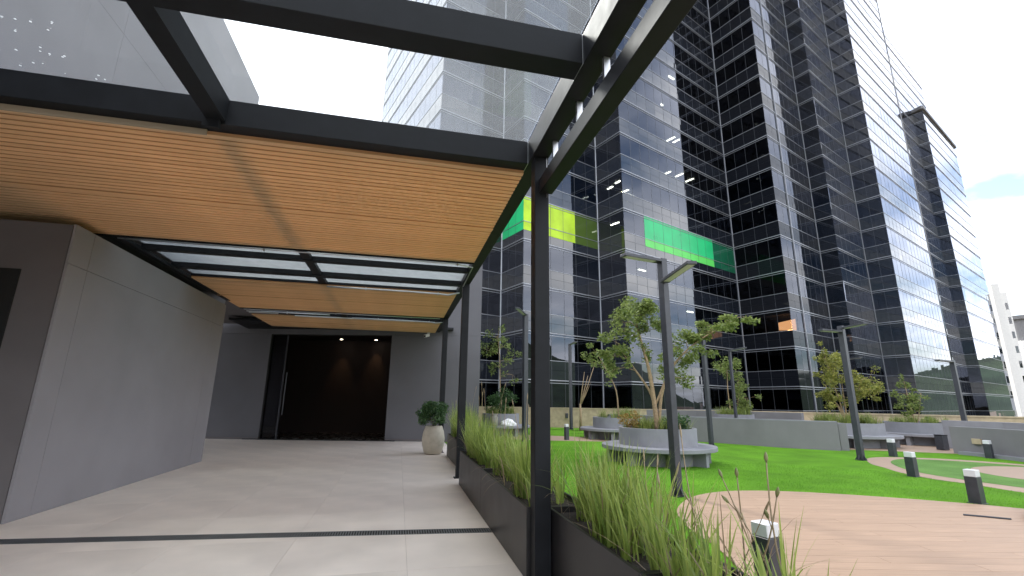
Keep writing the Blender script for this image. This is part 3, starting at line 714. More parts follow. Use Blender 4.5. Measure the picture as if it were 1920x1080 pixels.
# ================================================================== GARDEN WALLS
def wallstrip(pts, th, z0, z1, mb=None):
    mb = mb or MB(); n = len(pts); L = []; R = []
    for i, p in enumerate(pts):
        a = Vector(pts[max(i - 1, 0)]); b = Vector(pts[min(i + 1, n - 1)]); d = (b - a).normalized(); nn = Vector((-d.y, d.x)) * th / 2
        L.append((p[0] + nn.x, p[1] + nn.y)); R.append((p[0] - nn.x, p[1] - nn.y))
    vs = []; 
    for l, r in zip(L, R): vs += [(*l, z0), (*r, z0), (*r, z1), (*l, z1)]
    fs = [(0, 1, 2, 3), (4 * n - 1, 4 * n - 2, 4 * n - 3, 4 * n - 4)]
    for i in range(n - 1):
        for k in range(4): fs.append((4 * i + k, 4 * i + 4 + k, 4 * i + 4 + (k + 1) % 4, 4 * i + (k + 1) % 4))
    return mb.add(vs, fs)
pw = thing('parapet_wall', 'low tan stone wall round the edge of the roof garden', 'wall', (11, 26.6, 0))
wallstrip([(x - .15, y - .15) for x, y in PARAPET], .25, 0, 1.08).build('wall', M['tan'], pw)
wallstrip([(x - .15, y - .15) for x, y in PARAPET], .31, 1.083, 1.14).build('coping', M['tan'], pw)
for i in (6, 9, 11, 13, 21, 23):
    x, y = PARAPET[i]; x2, y2 = PARAPET[i + 1]; d = Vector((x2 - x, y2 - y)).normalized(); nn = Vector((d.y, -d.x))
    if nn.dot(Vector((-x, -y))) < 0: nn = -nn
    c = Vector((x - .15, y - .15)) + nn * .17
    MB().box(c.x - .07, c.x + .07, c.y - .07, c.y + .07, .55, .83).build('wall_light', M['steel2'], pw, bevel=.01)
# long curved raised planter
cwt = thing('curved_planter_wall', 'long curved grey rendered wall of a raised bed behind the lawn', 'wall', (13, 16, 0))
CW = catmull([(9.9, 21.2), (10.9, 19.6), (11.7, 18.1), (12.43, 16.95), (13.0, 16.0), (13.45, 15.15), (14.17, 14.3), (14.85, 13.7)], 5)
wallstrip(CW, .3, 0, .93).build('wall', M['conc_wall'], cwt)
wallstrip(CW, .306, .933, .96).build('coping', M['conc'], cwt)
wallstrip([(14.98, 13.62), (15.6, 14.9), (15.8, 16.6), (15.2, 18.6), (13.6, 20.4)], .25, 0, .9).build('wall', M['conc_wall'], cwt)
MB().prism(ccw(CW + [(15.3, 14.9), (15.5, 16.6), (14.9, 18.4), (13.3, 20.2), (11.5, 21.6)]), .02, .72).build('soil', M['soil'], cwt)
# second low wall behind
lw = thing('low_garden_wall', 'low grey wall behind the curved raised bed beside the slim sapling', 'wall', (16, 20, 0))
wallstrip([(12.5, 22.5), (14.5, 21.2), (16.3, 19.3), (17.2, 17.5)], .3, 0, 1.15).build('wall', M['conc_wall'], lw)
rw = thing('grey_planter_wall', 'grey rendered wall at the right edge with a small recessed step light', 'wall', (18.0, 11.5, 0))
RWP = catmull([(18.1, 12.45), (18.08, 12.0), (18.05, 11.5), (17.85, 10.6), (17.6, 9.6), (17.9, 8.2)], 4)
RWP = [(x + .12, y + .0) for x, y in RWP]
wallstrip(RWP, .25, 0, .86).build('wall', M['conc_wall'], rw)
wallstrip([(x - .25, y) for x, y in RWP[3:]], .3, 0, .1).build('plinth', M['conc'], rw)
MB().box(17.985, 18.06, 11.55, 11.80, .36, .52).build('step_light', M['tan'], rw)
rw2 = thing('rear_planter_wall', 'pale grey wall rising behind the right edge wall beneath a lamp', 'wall', (20.4, 12, 0))
wallstrip([(20.0, 13.9), (20.3, 12.2), (20.0, 10.2), (20.2, 7)], .3, 0, 1.0).build('wall', M['conc'], rw2)
lb = thing('dark_litter_bin', 'small dark box bin standing beside the end of the right wall', 'bin', (18.83, 13.28, 0))
MB().box(18.70, 18.96, 13.15, 13.41, .02, .5).build('body', M['steel2'], lb, bevel=.01)
MB().box(18.69, 18.97, 13.14, 13.42, .503, .53).build('lid', M['steel'], lb, bevel=.008)

# ================================================================== BENCH PLANTERS
def bench(name, label, c, R, r, hz=.86, seat=True, ang=0, piers=8, open_=None, seatmat='conc'):
    t = thing(name, label, 'planter bench', (c[0], c[1], 0), group='round concrete planter benches in the garden')
    MB().lathe([(r, .0), (r, hz), (r - .1, hz), (r - .1, hz - .14)], 72, c).build('drum', M['conc'], t)
    MB().lathe([(0, hz - .13), (r - .1, hz - .12)], 40, c).build('soil', M['soil'], t)
    if seat:
        MB().lathe([(r + .002, .345), (R - .01, .345), (R, .355), (R, .435), (R - .012, .447), (r + .002, .447)], 80, c, close=True).build('seat', M[seatmat], t)
        for i in range(piers):
            a = ang + 2 * math.pi * i / piers; d = Vector((math.cos(a), math.sin(a), 0)); C = Vector((c[0], c[1], .172))
            MB().bar(C + d * (r + .003), C + d * (R - .13), .14, .342).build('pier', M['conc'], t)
    return t
bench('round_planter_bench', 'round grey concrete bench and planter holding the big leaning tree on the lawn', (6.8, 11.75), 1.47, 1.0, .88, ang=.5)
bench('round_planter_bench', 'grey planter bench half hidden behind the big tree bench on the lawn', (9.25, 19.2), 1.6, 1.05, .88, ang=.2)
bench('round_planter_bench', 'wide grey planter bench under the bushy yellow-green tree beyond the black lamp', (17.0, 15.35), 1.75, 1.25, .86, ang=.9)
bench('round_planter_bench', 'grey planter bench with a small sapling against the tan wall', (21.0, 15.6), 1.7, 1.15, .86, ang=.4)
bench('round_planter_bench', 'dark planter bench carrying a white cloth, seen between the canopy posts', (4.6, 21.6), 1.35, .85, .95, ang=.4)
bench('tall_planter_drum', 'plain round grey planter without seat around the slim sapling by the low wall', (14.3, 18.2), .8, .8, 1.06, seat=False)

# ================================================================== LAMPS AND BOLLARDS
def lamp(label, c, h, arms, w=.12, rot=.25):
    t = thing('garden_lamp', label, 'lamp post', (c[0], c[1], 0), group='black lamp posts in the garden')
    C = Vector((c[0], c[1], 0)); d = Vector((math.cos(rot), math.sin(rot), 0))
    pm = MB(); pm.bar(C + Vector((0, 0, .014)), C + Vector((0, 0, h)), w, w, d); pm.build('pole', M['steel2'], t, bevel=.006)
    MB().prism([(c[0] + .16 * math.cos(rot + math.pi / 4 + k * math.pi / 2), c[1] + .16 * math.sin(rot + math.pi / 4 + k * math.pi / 2)) for k in range(4)], .002, .013).build('base_plate', M['steel2'], t)
    for s in (0, 1, 2, 3):
        a = rot + s * math.pi / 2; e = Vector((math.cos(a), math.sin(a), 0)); g = Vector((-e.y, e.x, 0)) * .006
        p0, p1, p2 = C + e * (w / 2 + .001) + Vector((0, 0, .014)), C + e * (w / 2 + .085) + Vector((0, 0, .014)), C + e * (w / 2 + .001) + Vector((0, 0, .15))
        MB().add([p0 - g, p1 - g, p2 - g, p0 + g, p1 + g, p2 + g], [(0, 1, 2), (5, 4, 3), (0, 3, 4, 1), (1, 4, 5, 2), (2, 5, 3, 0)]).build('gusset', M['steel2'], t)
    for (dx, dy, L, z) in arms:
        e = Vector((dx, dy, 0)).normalized(); a = C + e * (w / 2 + .002) + Vector((0, 0, z)); b = a + e * L
        ar = MB().bar(a, b, .16, .055).build('arm', M['steel2'], t, bevel=.004)
        MB().bar(a + e * .12 - Vector((0, 0, .030)), b - e * .05 - Vector((0, 0, .030)), .12, .006).build('diffuser', M['white'], ar)
lamp('two armed black lamp post on the lawn in front of the round tree bench', (4.71, 7.6), 4.2, [(-1, -.2, .85, 4.15), (-.2, -1, 1.25, 3.74)], .135)
lamp('black lamp post beside the curved grey wall, its head lost in the tree', (11.3, 15.75), 3.95, [(-.9, -.2, .8, 3.9)], .14)
lamp('black lamp post with two short arms next to the ring path', (12.92, 11.3), 3.85, [(-.95, -.1, .8, 3.68), (-.2, -1, .9, 3.78)], .15)
lamp('lamp post rising behind the right edge wall, arm reaching left', (21.5, 14.2), 3.3, [(-1, -.25, 1.2, 3.25)], .15)
lamp('pale lit lamp post by the tan parapet wall left of the tree bench', (9.4, 25.3), 4.75, [(-.1, -1, 1.3, 4.7)], .14)
lamp('lamp post with raised arm half hidden behind the nearest canopy post', (4.85, 18.2), 5.0, [(-.45, -.9, 1.5, 4.95)], .18)
lamp('thin lamp post beside the slim sapling behind the curved wall', (13.6, 17.2), 3.75, [(-.2, -1, 1.2, 3.7)], .1)
lamp('far lamp post mostly hidden behind the ring path lamp', (20.9, 18.35), 3.7, [(-.2, -1, 1.0, 3.66)], .12)
def bollard(label, c, h=.52, w=.165, rot=.2):
    t = thing('bollard_light', label, 'bollard', (c[0], c[1], 0), group='square bollard lights with white tops')
    def sq(s): return [(c[0] + s * .7071 * math.cos(rot + math.pi / 4 + k * math.pi / 2), c[1] + s * .7071 * math.sin(rot + math.pi / 4 + k * math.pi / 2)) for k in range(4)]
    MB().prism(sq(w), .002, h - .11).build('body', M['steel2'], t, bevel=.004)
    MB().prism(sq(w * .94), h - .108, h).build('diffuser', M['white'], t, bevel=.006)
    MB().prism(sq(w * 1.25), .0015, .008).build('base_plate', M['steel2'], t)
bollard('near bollard light on the wood deck behind the dry stalks', (3.12, 3.72), .56)
bollard('bollard light at the turf edge by the wood deck, far right', (9.3, 6.2))
bollard('bollard light on the lawn touching the ring path edge', (11.25, 8.65))
bollard('bollard light beyond the ring path in front of the wide planter bench', (14.9, 11.95))
bollard('bollard light before the grey wall with the step light', (17.6, 11.15))
bollard('slim bollard light on the path near the tan parapet wall', (6.74, 18.7), .62, .15)

# ================================================================== PLANTERS WITH GRASS BESIDE THE CORRIDOR
def planter(label, x0, x1, y0, y1, h=.6):
    t = thing('metal_planter', label, 'planter', ((x0 + x1) / 2, (y0 + y1) / 2, 0), group='black metal planters along the corridor')
    th = .025
    MB().box(x0, x0 + th, y0, y1, .002, h).build('side_panel', M['planter'], t, bevel=.003)
    MB().box(x1 - th, x1, y0, y1, .002, h).build('side_panel', M['planter'], t, bevel=.003)
    MB().box(x0 + th + .001, x1 - th - .001, y0, y0 + th, .002, h).build('end_panel', M['planter'], t)
    MB().box(x0 + th + .001, x1 - th - .001, y1 - th, y1, .002, h).build('end_panel', M['planter'], t)
    MB().box(x0 + th + .001, x1 - th - .001, y0 + th + .001, y1 - th - .001, .01, h - .05).build('soil', M['soil'], t)
planter('nearest black metal planter with tall grass in front of the first post', 1.40, 2.0, .3, 2.7)
planter('black metal planter with grass just before the first canopy post', 1.40, 2.0, 2.705, 4.42)
planter('black metal planter with grass right behind the first canopy post', 1.2, 1.8, 4.43, 6.9)
planter('black metal planter with grass in front of the second canopy post', 1.2, 1.78, 6.905, 9.3)
planter('farthest black metal planter behind the second canopy post', 1.42, 1.95, 10.3, 13.9)
def blade(mb, base, L, w, az, lean, droop, seg=5):
    d = Vector((math.cos(az), math.sin(az), 0)); s = Vector((-d.y, d.x, 0)); p = Vector(base); th = lean; k = len(mb.v)
    for i in range(seg + 1):
        t = i / seg; ww = w * (1 - t ** 2.2) * .5 + .0004; mb.v += [tuple(p - s * ww), tuple(p + s * ww)]
        if i < seg: mb.f.append((k + 2 * i, k + 2 * i + 1, k + 2 * i + 3, k + 2 * i + 2))
        p = p + (d * math.sin(th) + Vector((0, 0, 1)) * math.cos(th)) * (L / seg); th += droop / seg
rg = random.Random(21)
def grass(label, x0, x1, y0, y1, z, clumps, per, Lr, m='blade', w=.012, name='ornamental_grass'):
    mb = MB()
    for _ in range(clumps):
        cx, cy = rg.uniform(x0, x1), rg.uniform(y0, y1); sc = rg.uniform(.75, 1.1)
        for _ in range(per):
            a = rg.uniform(0, 6.283); r = rg.random() * .07
            L = rg.uniform(*Lr) * sc; ln = abs(rg.gauss(0, .22))
            blade(mb, (cx + r * math.cos(a), cy + r * math.sin(a), z), L, w * rg.uniform(.6, 1.2), a + rg.gauss(0, .6), ln, rg.choice((.05, .2, .4, .6, 1.0, 1.5)) * rg.uniform(.5, 1))
    o = mb.build(name, M[m], kind='stuff'); return tag(o, label, 'grass', kind='stuff')
grass('tall upright strappy green leaves filling the nearest planter', 1.48, 1.72, 1.75, 2.65, .55, 9, 15, (.36, .6), w=.017)
grass('tall upright strappy green leaves just before the first canopy post', 1.50, 1.80, 2.78, 4.3, .55, 24, 20, (.42, .76), w=.017)
grass('strappy green leaves right behind the first canopy post', 1.32, 1.68, 4.65, 6.8, .55, 32, 24, (.4, .7), w=.016)
grass('strappy green leaves in front of the second canopy post', 1.32, 1.66, 7.0, 9.2, .55, 38, 26, (.4, .78), w=.016)
grass('feathery green tufts in the farthest corridor planter', 1.55, 1.8, 10.5, 13.7, .55, 40, 30, (.5, 1.0))
# dry flower stalks
def stalk(label, base, tip, bend, heads=1, thick=.0045, m='straw', pod=True):
    t = thing('flower_stalk', label, 'flower stalk', base, group='dry flower stalks in the corridor planters')
    B = Vector(base); T = Vector(tip); pts = []
    for i in range(9):
        s = i / 8; pts.append(B.lerp(T, s) + Vector(bend) * math.sin(s * math.pi))
    MB().tube(pts, [thick * (1.2 - .5 * i / 8) for i in range(9)], 5).build('stem', M[m], t, smooth=True)
    for k in range(heads):
        d = (pts[-1] - pts[-2]).normalized(); e = Vector((rg.uniform(-1, 1), rg.uniform(-1, 1), .4)).normalized()
        o = pts[-1] if k == 0 else pts[-2 - k]; dd = d if k == 0 else (d * .6 + e * .6).normalized(); L = .05 if pod else .09
        q = o + dd * (.0 if k == 0 else .05)
        if k: MB().tube([o, q], thick * .6, 5).build('side_stem', M[m], t)
        rr = (.003, .008, .010, .007, .002) if pod else (.003, .006, .006, .004, .001)
        MB().tube([q + dd * (L * j / 4) for j in range(5)], rr, 6).build('seed_head', M['pod' if pod else m], t, smooth=True)
ST = [((1.70, 2.0, .55), (1.75, 2.37, 1.15), (.02, .0, 0), 2, True, 'dry stalk with twin green pods rising before the near bollard'),
      ((1.72, 1.9, .55), (1.75, 2.03, 1.27), (-.02, .02, 0), 1, True, 'tallest thin stalk with a single pale bud over the wood deck'),
      ((1.66, 2.25, .55), (1.76, 2.0, 1.12), (.02, -.03, 0), 2, True, 'bent brown stalk ending in paired pods at the right'),
      ((1.70, 2.2, .55), (1.75, 2.25, 1.17), (.03, .03, 0), 1, True, 'straight brown stalk beside the twin pod stalk'),
      ((1.68, 2.4, .55), (1.76, 2.75, 1.33), (.0, .05, 0), 1, False, 'long arching stalk with a beige feathered tip before the lamp foot'),
      ((1.62, 3.0, .55), (1.72, 3.17, 1.14), (.02, .02, 0), 1, False, 'thin straw stalk before the tree bench, left of the lamp'),
      ((1.64, 2.8, .55), (1.74, 3.03, 1.12), (-.02, .02, 0), 1, False, 'thin straw stalk touching the lamp foot'),
      ((1.60, 3.3, .55), (1.74, 3.47, .98), (.02, .02, 0), 1, False, 'short slanting stalk left of the tree bench'),
      ((1.68, 2.1, .55), (1.78, 2.53, .86), (.03, .0, 0), 0, False, 'low crooked dry stem over the wood deck edge'),
      ((1.70, 2.0, .55), (1.72, 2.2, .98), (.05, .0, 0), 1, False, 'thick curved dry stem crossing in front of the near bollard'),
      ((1.5, 5.1, .55), (1.46, 5.3, 1.42), (.0, .05, 0), 1, False, 'straw stalk just right of the first canopy post'),
      ((1.5, 5.4, .55), (1.52, 5.6, 1.55), (-.02, .03, 0), 1, False, 'tall straw stalk just left of the first canopy post'),
      ((1.52, 5.7, .55), (1.42, 5.9, 1.48), (.03, .03, 0), 1, False, 'leaning straw stalk left of the first canopy post'),
      ((1.5, 6.4, .55), (1.5, 6.7, 1.5), (-.03, .05, 0), 1, False, 'straw stalk before the bench with the white cloth')]
for b, tp, bd, h, pod, lab in ST: stalk(lab, b, tp, bd, h, pod=pod)
for (x, y, tx, ty, tz, lab) in ((1.62, 2.1, 1.70, 2.62, .98, 'slanting straw stem left of the twin pod stalk'), (1.66, 1.9, 1.80, 2.28, .92, 'thin straw stem leaning over the near bollard cap'),
        (1.64, 2.3, 1.78, 2.12, 1.02, 'straw stem crossing behind the paired pods'), (1.6, 2.6, 1.70, 2.95, 1.02, 'fine straw stem in front of the rounded deck corner'), (1.6, 2.7, 1.72, 2.78, 1.10, 'pale straw stem right of the lamp foot')):
    stalk(lab, (x, y, .55), (tx, ty, tz), (rg.uniform(-.04, .04), rg.uniform(-.03, .05), 0), 1, .003, pod=False)
for i in range(16):
    y = rg.uniform(7.2, 13.5); x = 1.55 if y < 9.5 else 1.68
    if 9.3 < y < 10.4: continue
    stalk('thin dry stalk among the feathery grass of the far planters', (x, y, .55), (x + rg.uniform(-.2, .2), y + rg.uniform(-.3, .3), rg.uniform(1.3, 1.85)), (rg.uniform(-.06, .06), rg.uniform(-.06, .06), 0), 1, .003, pod=False)
# drooping dead blades over the planter edge and dry blades inside the clumps
mb = MB()
for _ in range(150):
    y = rg.choice((rg.uniform(1.6, 4.4), rg.uniform(4.95, 9.2)))
    blade(mb, (rg.uniform(1.3, 1.66) + (.2 if y < 4.4 else 0), y, .55), rg.uniform(.25, .7), .008, rg.uniform(0, 6.28), abs(rg.gauss(0, .45)), rg.uniform(.3, 2.2), 6)
for y, L in ((8.9, .8), (9.0, 1.0), (8.2, .7), (4.95, .6), (5.2, .5)):
    blade(mb, (1.3, y, .58), L, .008, math.radians(200 + rg.uniform(-40, 40)), .4, 2.4, 9)
tag(mb.build('dead_leaves', M['straw'], kind='stuff'), 'dry drooping blades hanging over the planter rim', 'grass', kind='stuff')

# pot with bush
pt = thing('stone_pot', 'beige egg shaped stone pot standing at the end of the planter row', 'pot', (1.06, 14.35, 0))
PC = (1.06, 14.35)
MB().lathe([(0, .003), (.2, .003), (.25, .03), (.315, .25), (.33, .42), (.30, .62), (.25, .76), (.235, .79), (.21, .79), (.2, .7)], 36, PC).build('body', M['pot'], pt, smooth=True)
MB().lathe([(0, .70), (.2, .70)], 24, PC).build('soil', M['soil'], pt)
def leafcloud(mb, c, r, n, size, rnd, flat=1.0, hollow=.35):
    for _ in range(n):
        while True:
            v = Vector((rnd.uniform(-1, 1), rnd.uniform(-1, 1), rnd.uniform(-1, 1)))
            if hollow < v.length <= 1: break
        p = Vector(c) + Vector((v.x * r[0], v.y * r[1], v.z * r[2])); s = size * rnd.uniform(.6, 1.25)
        a = Vector((rnd.gauss(0, 1), rnd.gauss(0, 1), rnd.gauss(0, .6))).normalized(); b = a.cross(Vector((rnd.gauss(0, 1), rnd.gauss(0, 1), rnd.gauss(0, 1)))).normalized()
        k = len(mb.v); w = b * s * .27
        mb.v += [tuple(p), tuple(p + a * s * .5 + w), tuple(p + a * s), tuple(p + a * s * .5 - w)]; mb.f.append((k, k + 1, k + 2, k + 3))
rl = random.Random(33)
pb = thing('potted_bush', 'dense dark green bush growing in the beige pot', 'bush', (1.06, 14.35, .70))
mb = MB()
for _ in range(26):
    a = rl.uniform(0, 6.28); r = rl.uniform(0, .42); mb_c = (1.06 + r * math.cos(a), 14.35 + r * math.sin(a), .95 + rl.uniform(0, .4))
    leafcloud(mb, mb_c, (.16, .16, .15), 150, .075, rl)
mb.build('foliage', M['leafC'], pb)
mb = MB()
for i in range(7):
    a = i * .9; mb.tube([(1.06, 14.35, .70), (1.06 + .1 * math.cos(a), 14.35 + .1 * math.sin(a), .95), (1.06 + .22 * math.cos(a), 14.35 + .22 * math.sin(a), 1.2)], [.012, .008, .004], 5)
mb.build('stem', M['bark2'], pb)

# ================================================================== TREES
def tree(label, base, stems, clumps, leaf, lm, seed, n_leaf=90, bm='bark', cat='tree', name='garden_tree', twig=True):
    """stems: list of polylines (with radius); clumps: (x,y,z,rx,rz,weight)"""
    rnd = random.Random(seed); t = thing(name, label, cat, base)
    mb = MB()
    tips = []
    for pts, r0, r1 in stems:
        P = catmull([tuple(p) for p in pts], 4); n = len(P)
        mb.tube(P, [r0 + (r1 - r0) * i / (n - 1) for i in range(n)], 7); tips += [Vector(p) for p in P[n // 3:]]
    mb.build('trunk', M[bm], t, smooth=True)
    br = MB(); lf = MB()
    for (x, y, z, rx, rz, wgt) in clumps:
        rx *= 1.15; rz *= 1.15
        c = Vector((x, y, z)); q = min(tips, key=lambda p: (p - c).length + max(0, p.z - c.z) * 2) if tips else c
        mid = q.lerp(c, .5) + Vector((0, 0, .05 + .08 * rx)); br.tube([q, mid, c], [.014, .010, .005], 5)
        for s in range(max(3, int(6 * wgt))):
            v = Vector((rnd.gauss(0, .5), rnd.gauss(0, .5), rnd.gauss(0, .5))); e = c + Vector((v.x * rx, v.y * rx, v.z * rz))
            if twig: br.tube([c, c.lerp(e, .5) + Vector((0, 0, .02)), e], [.005, .004, .002], 4)
            rr = rnd.uniform(.3, .55)
            leafcloud(lf, e, (rx * rr, rx * rr, rz * rr), int(2.3 * n_leaf * wgt * rnd.uniform(.6, 1.3)), leaf, rnd, hollow=.1)
    br.build('branches', M[bm], t, smooth=True, kind='stuff'); lf.build('crown', M[lm], t)
    return t
# big leaning tree on the first bench
B = (6.85, 11.8, .76)
cr = random.Random(4)
def rot2(c, a, d):   # picture-right offset a and away offset d from centre c
    ux, uy = math.cos(math.radians(-30)), math.sin(math.radians(-30)); vx, vy = math.sin(math.radians(30)), math.cos(math.radians(30))
    return (c[0] + ux * a + vx * d, c[1] + uy * a + vy * d)
def C1(a, z, d=0.): x, y = rot2(B, a, d); return (x, y, z)
stems = [([C1(0, .76), C1(-.05, 1.6), C1(-.15, 2.5), C1(-.35, 3.4), C1(-.45, 4.1)], .075, .02),
         ([C1(.03, .76), C1(-.1, 1.7, .1), C1(-.5, 2.4, .2), C1(-.9, 3.0, .3)], .05, .012),
         ([C1(.05, .8), C1(.15, 1.7), C1(.5, 2.5, -.1), C1(1.1, 3.1, -.1), C1(1.9, 3.6, 0)], .05, .012),
         ([C1(0, 1.5), C1(.3, 2.2, .2), C1(.55, 2.9, .3)], .03, .01)]
cl = []
for (a, z, r, rz, w) in [(-.45, 4.15, .4, .3, 1.), (-.15, 3.9, .45, .35, 1.1), (-.75, 3.75, .4, .3, .9), (.1, 3.5, .4, .3, .9), (-.5, 3.35, .45, .3, .7), (-1.0, 3.2, .4, .3, .8), (-1.25, 2.8, .35, .3, .9), (-1.1, 2.45, .3, .3, .6),
                        (-.7, 2.75, .35, .25, .4), (.5, 3.0, .4, .28, .8), (.85, 3.15, .4, .25, .8), (1.25, 3.3, .4, .22, .9), (1.6, 3.5, .4, .18, .9), (2.0, 3.65, .35, .14, .8), (2.35, 3.78, .22, .1, .5),
                        (.65, 2.55, .4, .3, .8), (1.0, 2.6, .35, .25, .7), (.4, 2.3, .3, .25, .5), (.9, 2.15, .3, .2, .5), (1.3, 2.85, .35, .2, .6), (-.1, 2.9, .3, .25, .35)]:
    x, y = rot2(B, a, cr.uniform(-.4, .5)); cl.append((x, y, z, r, rz, w))
tree('tall multi-stemmed acacia leaning right from the round bench planter', B, stems, cl, .095, 'leafA', 8, 62)
# sapling in the bench behind
b2 = (9.3, 19.2, .76)
def C2(a, z, d=0.): x, y = rot2(b2, a, d); return (x, y, z)
tree('thin pale sapling behind the big acacia on the half hidden bench', b2, [([C2(.0, .76), C2(-.05, 2.0), C2(-.5, 3.0), C2(-.8, 3.6)], .035, .01)],
     [(*C2(-.9, 3.7), .45, .4, .7), (*C2(-.6, 3.1), .4, .35, .6), (*C2(-1.1, 3.2), .35, .3, .5), (*C2(-.2, 2.6), .3, .25, .3)], .11, 'leafA', 9, 45, name='garden_tree')
# slim sapling in drum behind the curved wall
b3 = (14.3, 18.2, .95)
def C3(a, z, d=0.): x, y = rot2(b3, a, d); return (x, y, z)
tree('slim sapling with loose foliage in the plain drum behind the curved wall', b3, [([C3(-.1, .95), C3(-.15, 2.0), C3(-.1, 3.0)], .035, .012), ([C3(.1, .95), C3(.25, 1.8), C3(.3, 2.4)], .02, .008)],
     [(*C3(-.3, 3.2), .4, .35, .9), (*C3(.1, 3.25), .35, .3, .8), (*C3(-.15, 2.8), .4, .3, .7), (*C3(.3, 2.6), .4, .35, .9), (*C3(.45, 2.1), .38, .35, .9), (*C3(.4, 1.6), .4, .35, .9), (*C3(.15, 1.5), .4, .3, .7), (*C3(.6, 1.75), .3, .3, .6)], .1, 'leafA', 10, 42, 'bark', name='garden_tree')
# bushy tree on the wide bench
b4 = (17.0, 15.2, .74)
def C4(a, z, d=0.):
    ux, uy = math.cos(math.radians(-47)), math.sin(math.radians(-47)); vx, vy = -uy, ux
    return (b4[0] + ux * a + vx * d, b4[1] + uy * a + vy * d, z)
st4 = []
for a, z in ((-.55, 2.3), (-.3, 2.5), (.0, 2.3), (.35, 2.4), (.65, 2.5), (-.45, 2.0)):
    st4.append(([C4(0.05 * a, .74), C4(a * .4, 1.4), C4(a * .8, z * .85), C4(a, z)], .032, .009))
cl4 = []
for i in range(24):
    a = cr.uniform(-.6, .95); top = 3.35 - .5 * abs(a + .35) - (.3 if .1 < a < .4 else 0); z = cr.uniform(1.75, max(1.9, top)); cl4.append((*C4(a, z, cr.uniform(-.6, .6)), .3, .26, cr.uniform(.6, 1)))
cl4 += [(*C4(-.4, 3.35), .22, .25, .8), (*C4(-.45, 3.6), .14, .2, .5)]
tree('bushy yellow-green tree on many pale stems above the wide bench', b4, st4, cl4, .085, 'leafB', 12, 42)
b5 = (20.9, 15.6, .74)
def C5(a, z, d=0.):
    ux, uy = math.cos(math.radians(-53)), math.sin(math.radians(-53)); a *= .55; return (b5[0] + ux * a - uy * d, b5[1] + uy * a + ux * d, z)
tree('small leafy sapling in the planter against the tan wall', b5, [([C5(0, .74), C5(-.1, 1.5), C5(-.2, 2.3)], .03, .01), ([C5(.1, .74), C5(.4, 1.4), C5(.6, 1.9)], .02, .008)],
     [(*C5(-.25, 2.5), .22, .35, .7), (*C5(-.2, 2.0), .26, .3, .8), (*C5(-.3, 1.5), .3, .3, .8), (*C5(.3, 1.7), .28, .26, .7), (*C5(.65, 2.0), .25, .18, .5), (*C5(.1, 1.2), .34, .26, .8), (*C5(-.5, 1.15), .3, .26, .6)], .1, 'leafA', 13, 42)
b6 = (4.6, 21.6, .82)
tree('slender feathery tree above the bench with the white cloth', b6, [([(4.6, 21.6, .82), (4.55, 21.6, 2.2), (4.5, 21.6, 3.6), (4.4, 21.6, 4.4)], .04, .01)],
     [(4.3, 21.5, 4.4, .5, .4, .7), (4.7, 21.6, 4.0, .55, .4, .7), (4.1, 21.4, 3.7, .5, .35, .7), (4.9, 21.5, 3.3, .5, .35, .6), (4.4, 21.6, 3.1, .5, .35, .5), (5.1, 21.4, 2.7, .4, .3, .4), (4.5, 21.7, 4.9, .3, .3, .4)], .11, 'leafA', 14, 36)
mb = MB(); pbz = thing('garden_bush', 'rounded dark green bush at the foot of the slender feathery tree', 'bush', (4.6, 21.5, .82))
for i in range(18):
    leafcloud(mb, (4.6 + rl.uniform(-.55, .55), 21.5 + rl.uniform(-.4, .4), 1.2 + rl.uniform(-.15, .75)), (.28, .28, .22), 110, .1, rl)
mb.build('foliage', M['leafC'], pbz); MB().tube([(4.6, 21.5, .82), (4.6, 21.5, 1.5)], [.03, .01], 6).build('stem', M['bark2'], pbz)
# bare twigs by the parapet lamp
bt = thing('bare_sapling', 'leafless sapling with a few upright twigs before the parapet wall', 'tree', (9.6, 24.4, 0))
mb = MB(); mb.tube([(9.6, 24.4, 0), (9.62, 24.4, .8), (9.6, 24.4, 1.4)], [.09, .06, .045], 7)
for dx, z in ((.9, 3.6), (.45, 2.9), (.25, 3.1), (.65, 2.6)):
    mb.tube([(9.6, 24.4, 1.3), (9.6 + dx * .5, 24.4, 1.3 + (z - 1.3) * .45), (9.6 + dx, 24.3, z)], [.035, .026, .012], 6)
mb.build('trunk', M['bark'], bt, smooth=True)
# planting in the drums
def ring_grass(label, c, r, z, n, L, m='blade2', per=26):
    mb = MB()
    for _ in range(n):
        a = rg.uniform(0, 6.283); q = r * math.sqrt(rg.random()); cx, cy = c[0] + q * math.cos(a), c[1] + q * math.sin(a)
        for _ in range(per):
            b = rg.uniform(0, 6.283); blade(mb, (cx + rg.gauss(0, .05), cy + rg.gauss(0, .05), z), rg.uniform(*L), .016, b, abs(rg.gauss(0, .25)), rg.uniform(.1, 1.3), 4)
    o = mb.build('planter_grass', M[m], kind='stuff'); tag(o, label, 'grass', kind='stuff')
ring_grass('grassy planting round the foot of the big acacia', (6.8, 11.75), .82, .74, 40, (.25, .55))
ring_grass('grassy planting on the half hidden bench', (9.25, 19.2), .85, .74, 26, (.3, .65))
ring_grass('grassy planting under the bushy yellow-green tree', (17.0, 15.35), 1.1, .72, 60, (.3, .62))
ring_grass('grassy planting under the small sapling by the tan wall', (21.0, 15.6), 1.0, .72, 30, (.25, .5))
ring_grass('grassy planting round the slim sapling in the plain drum', (14.3, 18.2), .68, .92, 34, (.3, .55))
ring_grass('grassy planting below the slender feathery tree', (4.6, 21.6), .7, .8, 24, (.3, .6))
ring_grass('sparse grass showing over the curved bed wall', (13.6, 17.4), 1.2, .7, 12, (.15, .3))
